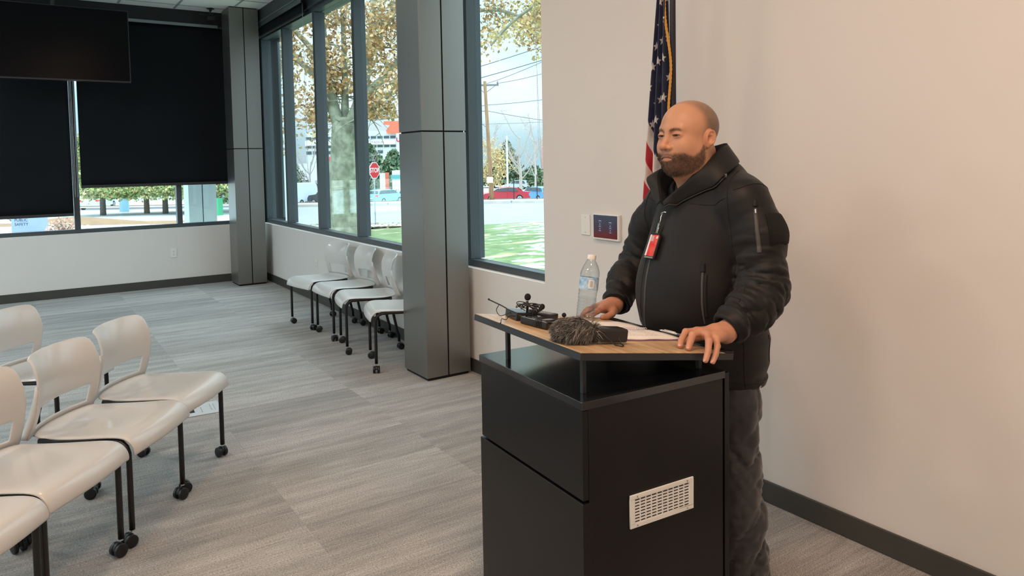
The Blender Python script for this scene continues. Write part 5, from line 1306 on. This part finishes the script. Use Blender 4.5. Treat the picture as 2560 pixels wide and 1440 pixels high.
# the big plane tree: limbs given in (right, ahead, up) from its foot
pt=empty('plane_tree',at(-5.55,24.3),'large plane tree with mottled trunk and hanging brown leaves outside the window','tree',rz=OA)
rr=random.Random(11); mb=MB(); ends=[]
tr=limb(mb,[(.05,0,-.3),(.0,0,.25),(-.06,0,1.2),(-.02,0,2.2),(.02,0,3.0),(.04,0,3.5)],.52,.40,18)
mb.sphere((-.32,-.05,2.05),(.22,.26,.42),14,10); mb.sphere((0,0,.0),(.60,.56,.40),16,8); mb.sphere((.04,0,3.5),(.40,.38,.32),14,8)
main=[[(-.05,0,3.3),(-.35,.1,4.3),(-.6,.3,5.8),(-.7,.4,8.2)],[(.12,0,3.3),(.60,-.1,4.3),(1.4,-.3,5.0),(2.4,-.6,6.0),(3.6,-.9,6.9)],[(.5,-.05,4.1),(.85,.0,5.3),(1.0,.1,6.4),(1.15,.1,8.6)],[(.9,.05,6.0),(1.6,-.2,6.9),(2.2,-.3,8.4)],[(.05,.1,3.3),(.0,.5,5.4),(-.1,.9,8.4)],
 [(-.4,.1,4.6),(-1.5,-.3,5.8),(-2.7,-.6,6.3),(-4.1,-.8,6.1)],[(.25,-.1,3.0),(.75,-.4,3.7),(1.7,-.5,4.5),(2.6,-.6,5.0)],[(-.6,.2,5.6),(-1.9,.4,7.0),(-3.6,.6,8.0)],[(2.8,-.7,6.3),(4.6,-1.0,7.0),(5.8,-1.2,6.8),(6.9,-1.3,6.2)],[(2.2,-.4,7.9),(3.8,-.7,8.6),(5.6,-.9,8.4),(6.6,-1,7.8)]]
rad0=[.25,.20,.20,.12,.16,.12,.13,.11,.09,.08]
for L_,r0 in zip(main,rad0):
    o=limb(mb,L_,r0,r0*.35,10); twigs(mb,o,9,1.3,r0*.22,rr,.55,ends)
mb.build('trunk',BARK,pt,smooth=True)
ends=np.array([tuple(e) for e in ends]); 
def scatter(E,k,sp): return (E[RNG.integers(0,len(E),k)]+RNG.normal(size=(k,3))*sp)
P1=scatter(ends,13500,.24); P2=np.c_[RNG.uniform(-4.9,-.3,15000),RNG.uniform(-1,1.5,15000),RNG.uniform(1.9,9.2,15000)]
# hanging skirts of leaves to the left of the trunk
keep=(noise3(P2,2.6,5)>.02)&(P2[:,2]>2.4+.5*np.abs(P2[:,0]+2.0))&(RNG.uniform(size=len(P2))<np.interp(P2[:,2],[1.9,4,6],[.35,.7,1])); P2=P2[keep]
PP=np.concatenate([P1,P2]); ok=(PP[:,2]>3.7-1.8*(PP[:,0]<-.6))&~((np.abs(PP[:,0]-.1)<.55)&(PP[:,2]<4.6)); PP=PP[ok]
leafmesh('foliage',PP,.078,LEAFM,pt,[(.54,.31,.13),(.68,.44,.21),(.42,.24,.10),(.72,.52,.28),(.48,.38,.18)])
# the branch that crosses the window beside the flag belongs to a nearer tree
bt=empty('plane_tree',at(4.6,20.5),'yellow-leaved tree whose branches dip into the top of the right window','tree',rz=OA)
rr=random.Random(5); mb=MB(); ends=[]
limb(mb,[(0,0,-.2),(0,0,3),(-.1,0,5.5),(-.3,0,8)],.30,.18,12)
for L_,r0 in (([(-.1,0,5.2),(-1.4,-.2,6.3),(-2.8,-.4,6.9),(-4.3,-.5,6.1),(-5.1,-.6,5.3)],.10),([(-.2,0,6),(-1.6,0,7.3),(-3.4,0,7.9),(-5.4,0,7.2)],.11),([(-2.8,-.4,6.9),(-3.6,-.3,6.5),(-4.0,-.2,5.9)],.05),([(-1.6,-.2,6.4),(-2.9,-.4,6.1),(-3.3,-.4,5.7)],.05)):
    o=limb(mb,L_,r0,r0*.25,8); twigs(mb,o,9,.7,r0*.22,rr,.5,ends)
mb.build('trunk',BARK,bt,smooth=True); E_=np.array([tuple(e) for e in ends]); 
leafmesh('foliage',scatter(E_,2300,.12),.060,LEAFM,bt,[(.62,.50,.22),(.52,.42,.16),(.72,.58,.30),(.55,.38,.15)])
def evergreen(s,w,h,rw,label,seed,tones=None,n=2600,group=None,trunk=.12,base=.12,name='evergreen_tree'):
    t=empty(name,at(s,w),label,'tree',group,rz=OA); rr=random.Random(seed); mb=MB(); mb.tube([(0,0,-.3),(.0,0,h*.5),(.05,0,h*.95)],[trunk*1.6,trunk,trunk*.2],9)
    zz=RNG.uniform(base,1,n)**.9; R_=(1-zz)**.75*rw*RNG.uniform(.35,1,n)**.5*(1+.25*np.sin(zz*40)); a=RNG.uniform(0,6.28,n)
    pts=np.c_[R_*np.cos(a),R_*np.sin(a),zz*h-.10*R_]; pts+=RNG.normal(size=pts.shape)*.12
    for k in range(26):
        z=rr.uniform(base,.9); a_=rr.uniform(0,6.28); q=(1-z)**.75*rw*.9; mb.tube([(0,0,z*h),(q*math.cos(a_),q*math.sin(a_),z*h+.1*q)],[.05,.01],5)
    mb.build('trunk',BARK2,t,smooth=True); leafmesh('foliage',pts,(.26*rw/2.4 if name!='park_tree' else .115),LEAFM,t,tones or [(.10,.17,.09),(.16,.24,.12),(.07,.12,.07),(.22,.28,.15)]); return t
for k,(s,w,h,rw,lab) in enumerate(((-18.6,96,7.6,4.2,'tall spreading pine behind the stop sign'),(-14.8,92,6.6,3.8,'lower rounded pine right of the stop sign, next to the pillar'),(-31.5,88,6.2,3.8,'dark evergreen at the far left of the tall windows'),(-27.4,90,5.9,3.4,'dark evergreen behind the white van'),(-22.3,94,6.0,3.4,'evergreen between the big trunk and the white van'),
    (-.9,150,9.3,4.6,'broad evergreen behind the red sedan in the right window'),(4.6,148,4.2,5.0,'low dark evergreen hedge tree at the right edge of the right window'),(-3.6,152,6.5,4.0,'evergreen behind the utility pole'))):
    evergreen(s,w,h,rw,lab,20+k,n=2400)
for k,(s,w,lab) in enumerate(((-28.0,50,'green tree at the left of the low back window strip'),(-26.0,52,'green tree left of centre in the low back window strip'),(-24.2,51,'thick-trunked green tree in the middle of the low back window strip'),(-21.6,54,'green tree at the right of the low back window strip'),(-20.2,50,'green tree just left of the outdoor pillar'))):
    evergreen(s,w,6.5,4.4,lab,60+k,[(.30,.40,.14),(.48,.50,.20),(.20,.32,.12),(.55,.46,.20)],n=12000,trunk=.13,base=.20,name='park_tree')
def bare(s,w,h,label,seed,tone=(.33,.28,.26),nm='bare_tree',leaves=None):
    t=empty(nm,at(s,w),label,'tree',rz=OA); rr=random.Random(seed); mb=MB(); o=limb(mb,[(0,0,-.3),(.1,0,h*.25),(-.1,0,h*.5),(.1,0,h*.8)],h*.028,h*.010,8); ends=[]
    for k in range(11):
        i=rr.randrange(len(o)//4,len(o)); p=o[i]; a=rr.uniform(0,6.28); L_=h*.42*rr.uniform(.7,1.1); d=Vector((math.cos(a)*.75,math.sin(a)*.75,.75))
        q=limb(mb,[p,p+d*L_*.4,p+d*L_*.75+Vector((0,0,.08*h)),p+d*L_+Vector((0,0,.12*h))],h*.009,h*.003,6); twigs(mb,q,11,h*.17,h*.0022,rr,0,ends,3)
    mb.build('trunk',mat('bare_bark_%s'%nm,tone,.9),t,smooth=True)
    if leaves: E_=np.array([tuple(e) for e in ends]); leafmesh('foliage',scatter(E_,1300,.25),.16,LEAFM,t,leaves)
    return t
bare(1.4,120,11.8,'large bare tree above the red sedan in the right window',3,(.45,.40,.38)); bare(4.4,135,11.5,'bare tree at the right edge of the right window',8,(.5,.45,.43)); bare(-3.9,130,11.5,'bare tree left of the utility pole',9,(.42,.36,.36))
bare(-3.0,112,7.5,'small tree with orange leaves behind the utility pole',13,(.4,.3,.2),'orange_tree',[(.66,.45,.18),(.72,.55,.28)])
bare(-23.6,86,6.5,'bare reddish tree behind the white van',14,(.40,.30,.26)); bare(-16.6,84,5,'bare bush-like tree just left of the stop sign post',15,(.42,.36,.30))
# ------------------------------------------------------------------ stop sign
ST=at(-6.36,34); sg=empty('stop_sign',ST,'red octagonal stop sign on a thin metal post outside the window','road sign',rz=OA+rad(64))
# local -y faces the viewer obliquely
z0=1.17-ST.z
def octa(r): return [(r*math.cos(math.pi/8+k*math.pi/4),r*math.sin(math.pi/8+k*math.pi/4)) for k in range(8)]
MB().prism([(a,z0+b) for a,b in octa(.41)],.012,axis='y',h0=-.004).build('white_border',mat('sign_white',(.80,.80,.80),.4),sg)
MB().prism([(a,z0+b) for a,b in octa(.375)],-.006,axis='y',h0=-.003).build('red_face',mat('sign_red',(.62,.02,.025),.4),sg)
text('lettering','STOP',.30,T(Vector((0,-.007,z0)))@Rx(math.pi/2),mat('sign_white',(0,0,0)),sg,.002,bold=.006)
MB().box(-.028,.028,.010,.045,-.1,z0+.35).build('post',mat('galvanised',(.36,.42,.42),.5,metal=.4),sg)
# ------------------------------------------------------------------ utility pole and wires (wires hang from it and run off both ways)
UP=at(-2.0,62); WOOD=mat('pole_wood',(.40,.23,.12),.85,var=(2,.4),stretch=(6,6,.6))
up_=empty('utility_pole',UP,'brown wooden utility pole with crossarm across the road','utility pole',rz=OA)
MB().tube([(.30,0,-.3),(.18,0,3),(-.12,0,10.1)],[.20,.18,.13],12).build('pole',WOOD,up_,smooth=True)
MB().box(-1.25,1.05,-.08,.06,9.70,9.84).build('crossarm',mat('arm_grey',(.20,.20,.20),.7),up_)
q=MB(); q.tube([(-.10,0,9.1),(.75,-.05,9.7)],.025,6); q.tube([(-.10,0,9.1),(-.9,-.05,9.7)],.025,6); q.tube([(-1.9,0,7.6),(-.02,0,7.6)],.03,6); q.tube([(-1.7,0,7.5),(.0,0,6.2)],.025,6); q.build('brace',mat('arm_grey',(0,0,0)),up_)
for x in (-1.1,-.15,.95): MB().lathe([(.05,9.84),(.07,9.95),(.03,10.1)],10,ax=(x,0,0)).build('insulator',mat('arm_grey',(0,0,0)),up_)
MB().box(-.10,.42,-.24,-.20,1.55,2.05).build('notice',mat('sign_white',(0,0,0)),up_)
WIRE=mat('wire_dark',(.10,.13,.16),.6)
for k,(sa,wa,za,sb,wb,zb) in enumerate(((-1.95,62,9.9,9,40,12.6),(-1.1,62,9.9,9.5,44,11.3),(-2.0,62,8.1,14,60,10.6),(-1.9,62,7.6,16,72,6.4),(-12,50,5.6,9,34,9.3),(-12,49,5.0,9,33.5,8.4),(-3.1,62,9.9,-26,62,8.2),(-2.0,62,8.1,-26,62,6.5),(-12,90,6.3,14,90,6.9))):
    a=AH*wa+RI*sa+Vector((0,0,za+gz(62) if k<4 or k in(6,7) else za)); b=AH*wb+RI*sb+Vector((0,0,zb+gz(62) if k<4 or k in(6,7) else zb))
    pts=[a.lerp(b,t/14)-Vector((0,0,.5*4*(t/14)*(1-t/14))) for t in range(15)]
    o=MB().tube(pts,.022,5).build('overhead_wire',WIRE); prop(o,'thin dark overhead wire crossing the sky outside','wire','overhead wires across the sky')
# white lamp post behind, two fence posts, tall white pole at left
def post(name,s,w,h,r,m,label,cat): 
    o=MB().cyl((0,0,-.3),(0,0,h),r,r*.8,10).build(name,m,None,smooth=True,auto=30); o.location=at(s,w); prop(o,label,cat); return o
post('light_pole',-.62*1.0,110,9.2,.16,mat('pole_white',(.62,.68,.70),.5),'pale thin light pole behind the red sedan','light pole')
post('fence_post',.17,61.5,2.15,.04,BLK,'thin dark post in front of the red sedan, left of two','fence post'); post('fence_post',2.12,61.5,2.15,.04,BLK,'thin dark post right of the blue hatchback','fence post')
post('light_pole',-12.0,38.5,14,.16,mat('pole_white',(0,0,0)),'tall white pole at the left of the tall windows','light pole')
# ------------------------------------------------------------------ stadium and signs far behind
stz=at(-36,215); sd_=empty('stadium',stz,'pale multi-level stadium building with lettering far behind the trees','building',rz=OA)
PAL=mat('stadium_panel',(.62,.70,.74),.6,var=(.15,.08)); SW=mat('stadium_windows',(.06,.09,.11),.3); b0=-stz.z
MB().box(-24,2.6,0,20,0,b0+11.0).build('wall',PAL,sd_)
MB().box(-24,2.4,-1.2,0,b0+7.0,b0+8.3).build('fascia',mat('stadium_white',(.72,.76,.78),.6),sd_)
for z_,h_,x0,x1 in ((8.75,.7,-24,1.6),(6.2,.6,-24,1.6),(4.4,.9,-24,-1.5)):
    x=x0
    while x<x1: q=MB(); q.box(x,x+1.5,-.2,0,b0+z_,b0+z_+h_); q.build('window',SW,sd_); x+=1.9
MB().box(-18,-11.5,-.6,0,b0+2.2,b0+3.6).build('red_panel',mat('stadium_red',(.62,.10,.12),.6),sd_)
text('lettering','LES STADIUM',.98,T(Vector((-3.9,-1.25,b0+7.62)))@Rx(math.pi/2),mat('stadium_letter',(.52,.36,.42),.6),sd_,.05)
MB().prism([(-1.0,b0+13.7),(4.4,b0+13.7),(4.4,b0+10.1),(.0,b0+10.1),(-.4,b0+11.0),(.8,b0+12.5),(-1.0,b0+12.7)],-.4,axis='y',h0=-1).build('orange_sign',mat('stadium_orange',(.80,.20,.12),.6,var=(.8,.1)),sd_)
text('letter','U',1.7,T(Vector((3.2,-1.3,b0+8.2)))@Rx(math.pi/2),mat('stadium_red2',(.62,.03,.06),.6),sd_,.1,bold=.04)
MB().box(2.6,5.5,-1.2,-.5,0,b0+10.1).build('sign_support',PAL,sd_)
ps=empty('pylon_sign',at(-15.05,86),'white and orange pylon sign right of the stop sign','sign',rz=OA)
MB().box(-.45,.20,0,.3,0,3.7).build('white_panel',mat('sign_white',(0,0,0)),ps); MB().box(.20,.62,-.02,.3,.4,3.75).build('orange_panel',mat('stadium_orange',(0,0,0)),ps)
TEAL=mat('teal_cladding',(.16,.48,.48),.5)
kb=empty('kiosk',at(-12.9,84.5),'white and teal kiosk building beside the nearest pillar','building',rz=OA)
MB().box(-.9,2.4,0,3,0,3.9).build('wall',mat('sign_white',(0,0,0)),kb); MB().box(-1.0,2.5,-.1,3.1,2.9,3.4).build('teal_band',TEAL,kb); MB().box(-1.0,2.5,-.1,3.1,.2,1.0).build('teal_base',TEAL,kb)
br=empty('brick_building',at(13.9,170),'red brick building at the right edge of the right window','building',rz=OA)
MB().box(-6.4,12,0,12,0,10.5).build('wall',mat('red_brick',(.50,.22,.20),.8,var=(.6,.15)),br)
q=MB(); [q.box(-5.2+3*i,-3.9+3*i,-.1,.1,2+2.6*j,3.6+2.6*j) for i in range(4) for j in range(3)]; q.build('windows',SW,br)
# ------------------------------------------------------------------ seen low through the back windows
pb=at(-18.17,27.4); ps=empty('monument_sign',pb,'pale blue public safety monument sign in the snow outside the back window','sign',rz=OA+rad(4))
MB().box(-.62,.62,0,.16,-.1,1.55).build('panel',mat('sign_pale',(.30,.38,.50),.5),ps,bevel=.01)
INK2=mat('sign_ink',(.05,.06,.09),.6)
for i,tx in enumerate(('PUBLIC','SAFETY')): text('lettering',tx,.150,T(Vector((-.50,-.004,.525-.16*i)))@Rx(math.pi/2),INK2,ps,.002,align='LEFT')
def bush(s,w,h,label,tones,seed,n=700,name='bush'):
    t=empty(name,at(s,w),label,'bush',rz=OA); rr=random.Random(seed); mb=MB(); ends=[]
    for k in range(40):
        a=rr.uniform(0,6.28); e=rr.uniform(.3,1.2); p=[(0,0,0),(h*.5*math.cos(a)*math.cos(e),h*.5*math.sin(a)*math.cos(e),h*.5*math.sin(e)),(h*1.1*math.cos(a)*math.cos(e),h*1.1*math.sin(a)*math.cos(e),h*math.sin(e))]
        ends+=limb(mb,p,.012,.004,4)
    mb.build('stems',BARK2,t); E_=np.array([tuple(e) for e in ends]); leafmesh('foliage',scatter(E_,n,.05),.05,LEAFM,t,tones)
bush(-15.6,25.5,.62,'reddish bare bush in the snow right of the public safety sign',[(.62,.30,.24),(.72,.45,.34),(.7,.55,.4)],2)
bush(-12.6,25.5,.22,'small dry plant in the snow below the back window',[(.45,.40,.30),(.6,.55,.45)],3,220)
bush(-27.6,41,1.3,'grey-green bush at the far left behind the public safety sign',[(.28,.33,.28),(.4,.42,.36)],4,900)
mound=MB(); P=[[at(-30+12*i/24,38.5+3.2*j/8,.05+.38*math.exp(-((i-12)/6)**2-((j-4)/2.2)**2)) for j in range(9)] for i in range(25)]
mound.grid(P); o=mound.build('lawn_mound',mat('dry_mulch',(.34,.21,.12),.9,var=(1,.2)),None,smooth=True,fix=False); o['kind']='structure'
for k,(s,w,h,c,lab) in enumerate(((-29.2,55,2.6,(.35,.62,.78),'light blue banner post at the left of the back window strip'),(-24.6,56,3.0,(.40,.60,.72),'light blue post near the middle of the back window strip'),(-18.5,57,3.1,(.45,.66,.76),'light blue post at the right of the back window strip'))):
    o=MB().box(-.32,.32,-.1,.1,0,h).build('banner_post',mat('banner_blue_%d'%k,c,.6)); o.location=at(s,w); o.rotation_euler=(0,0,OA); prop(o,lab,'banner')
o=MB().box(-.9,.9,-.05,.05,2.2,4.4).box(-.7,-.6,-.04,.04,-.3,2.3).box(.6,.7,-.04,.04,-.3,2.3).build('hoarding',mat('hoarding_red',(.72,.16,.12),.6)); o.location=at(-25.4,60); o.rotation_euler=(0,0,OA); prop(o,'red board between the trees beyond the back window','sign board')
ub=empty('utility_box',at(-22.1,58),'light blue cabinet on legs between the trees beyond the back window','cabinet',rz=OA)
MB().box(-1.3,1.1,0,.8,1.0,2.9).build('cabinet',mat('box_blue',(.40,.66,.80),.6),ub); q=MB(); [q.box(x-.05,x+.05,.1,.2,0,1.0) for x in (-1.0,-.2,.3,.8)]; q.build('legs',mat('arm_grey',(0,0,0)),ub)
gb=MB().box(-.45,.45,-.4,.4,0,1.15).build('litter_bin',mat('bin_green',(.06,.42,.20),.5),None,bevel=.03); gb.location=at(-19.2,47); gb.rotation_euler=(0,0,OA); prop(gb,'small green bin right of the trees in the back window strip','bin')
ff=empty('low_building',at(-36,120),'long pale low building behind the park trees','building',rz=OA)
MB().box(-26,10,0,15,0,5.6).build('wall',mat('far_wall',(.66,.72,.76),.7,var=(.1,.1)),ff); q=MB(); [q.box(-25+3.2*i,-23.4+3.2*i,-.1,.1,1.2,2.8) for i in range(11)]; q.build('windows',mat('far_glass',(.30,.36,.42),.4),ff)
# metal pillar standing outside the back window
oc=empty('pillar',(2.19,11.55,-.6),'grey metal clad pillar outside the back window',kind='structure')
for a,b_ in ((-.19,-.006),(.006,.19)): MB().box(a,b_,-.19,.19,0,5).build('panel',mat('pillar_outside',(.50,.60,.63),.4,metal=.3),oc)
MB().box(-.17,.17,-.17,.17,0,5).build('core',GAP,oc)
# someone crouching outside by the window behind the pillar
cp=empty('person',at(-2.12,16.2,.0),'person in light blue denim bending down on the lawn, mostly hidden by the pillar','person',rz=OA+rad(-25))
def crouch(P):
    d=poly(P,[(-.05,-.12,.05),(.02,-.14,.42),(-.12,-.1,.62)],[.06,.075,.11],.03); d=smin(d,poly(P,[(-.05,.12,.05),(.02,.14,.42),(-.12,.1,.62)],[.06,.075,.11],.03),.03)
    return d
V_,F_=surf(crouch,(-.35,-.3,-.02),(.2,.3,.8),.025); npmesh('jeans',V_,F_,mat('denim_light',(.42,.55,.72),.8),cp)
def ctop(P):
    d=poly(P,[(-.12,0,.66),(.08,0,.92),(.20,0,1.02)],[.16,.17,.12],.05); 
    for s in (1,-1): d=smin(d,poly(P,[(.16,s*.18,.98),(.24,s*.22,.72),(.34,s*.14,.55)],[.065,.05,.04],.02),.03)
    return d
V_,F_=surf(ctop,(-.4,-.4,.4),(.5,.4,1.3),.025); npmesh('coat',V_,F_,mat('coat_dark',(.03,.03,.035),.8),cp)
def chead(P): 
    d=smin(ell(P,(.36,0,1.06),(.105,.08,.115)),cap(P,(.20,0,1.02),(.32,0,1.04),.06),.03)
    for s in (1,-1):
        d=smin(d,cap(P,(.34,s*.14,.55),(.37,s*.13,.47),.035,.025),.02)
    return d
V_,F_=surf(chead,(.1,-.25,.38),(.55,.25,1.25),.02); npmesh('head',V_,F_,mat('skin_far',(.5,.3,.2),.6),cp)
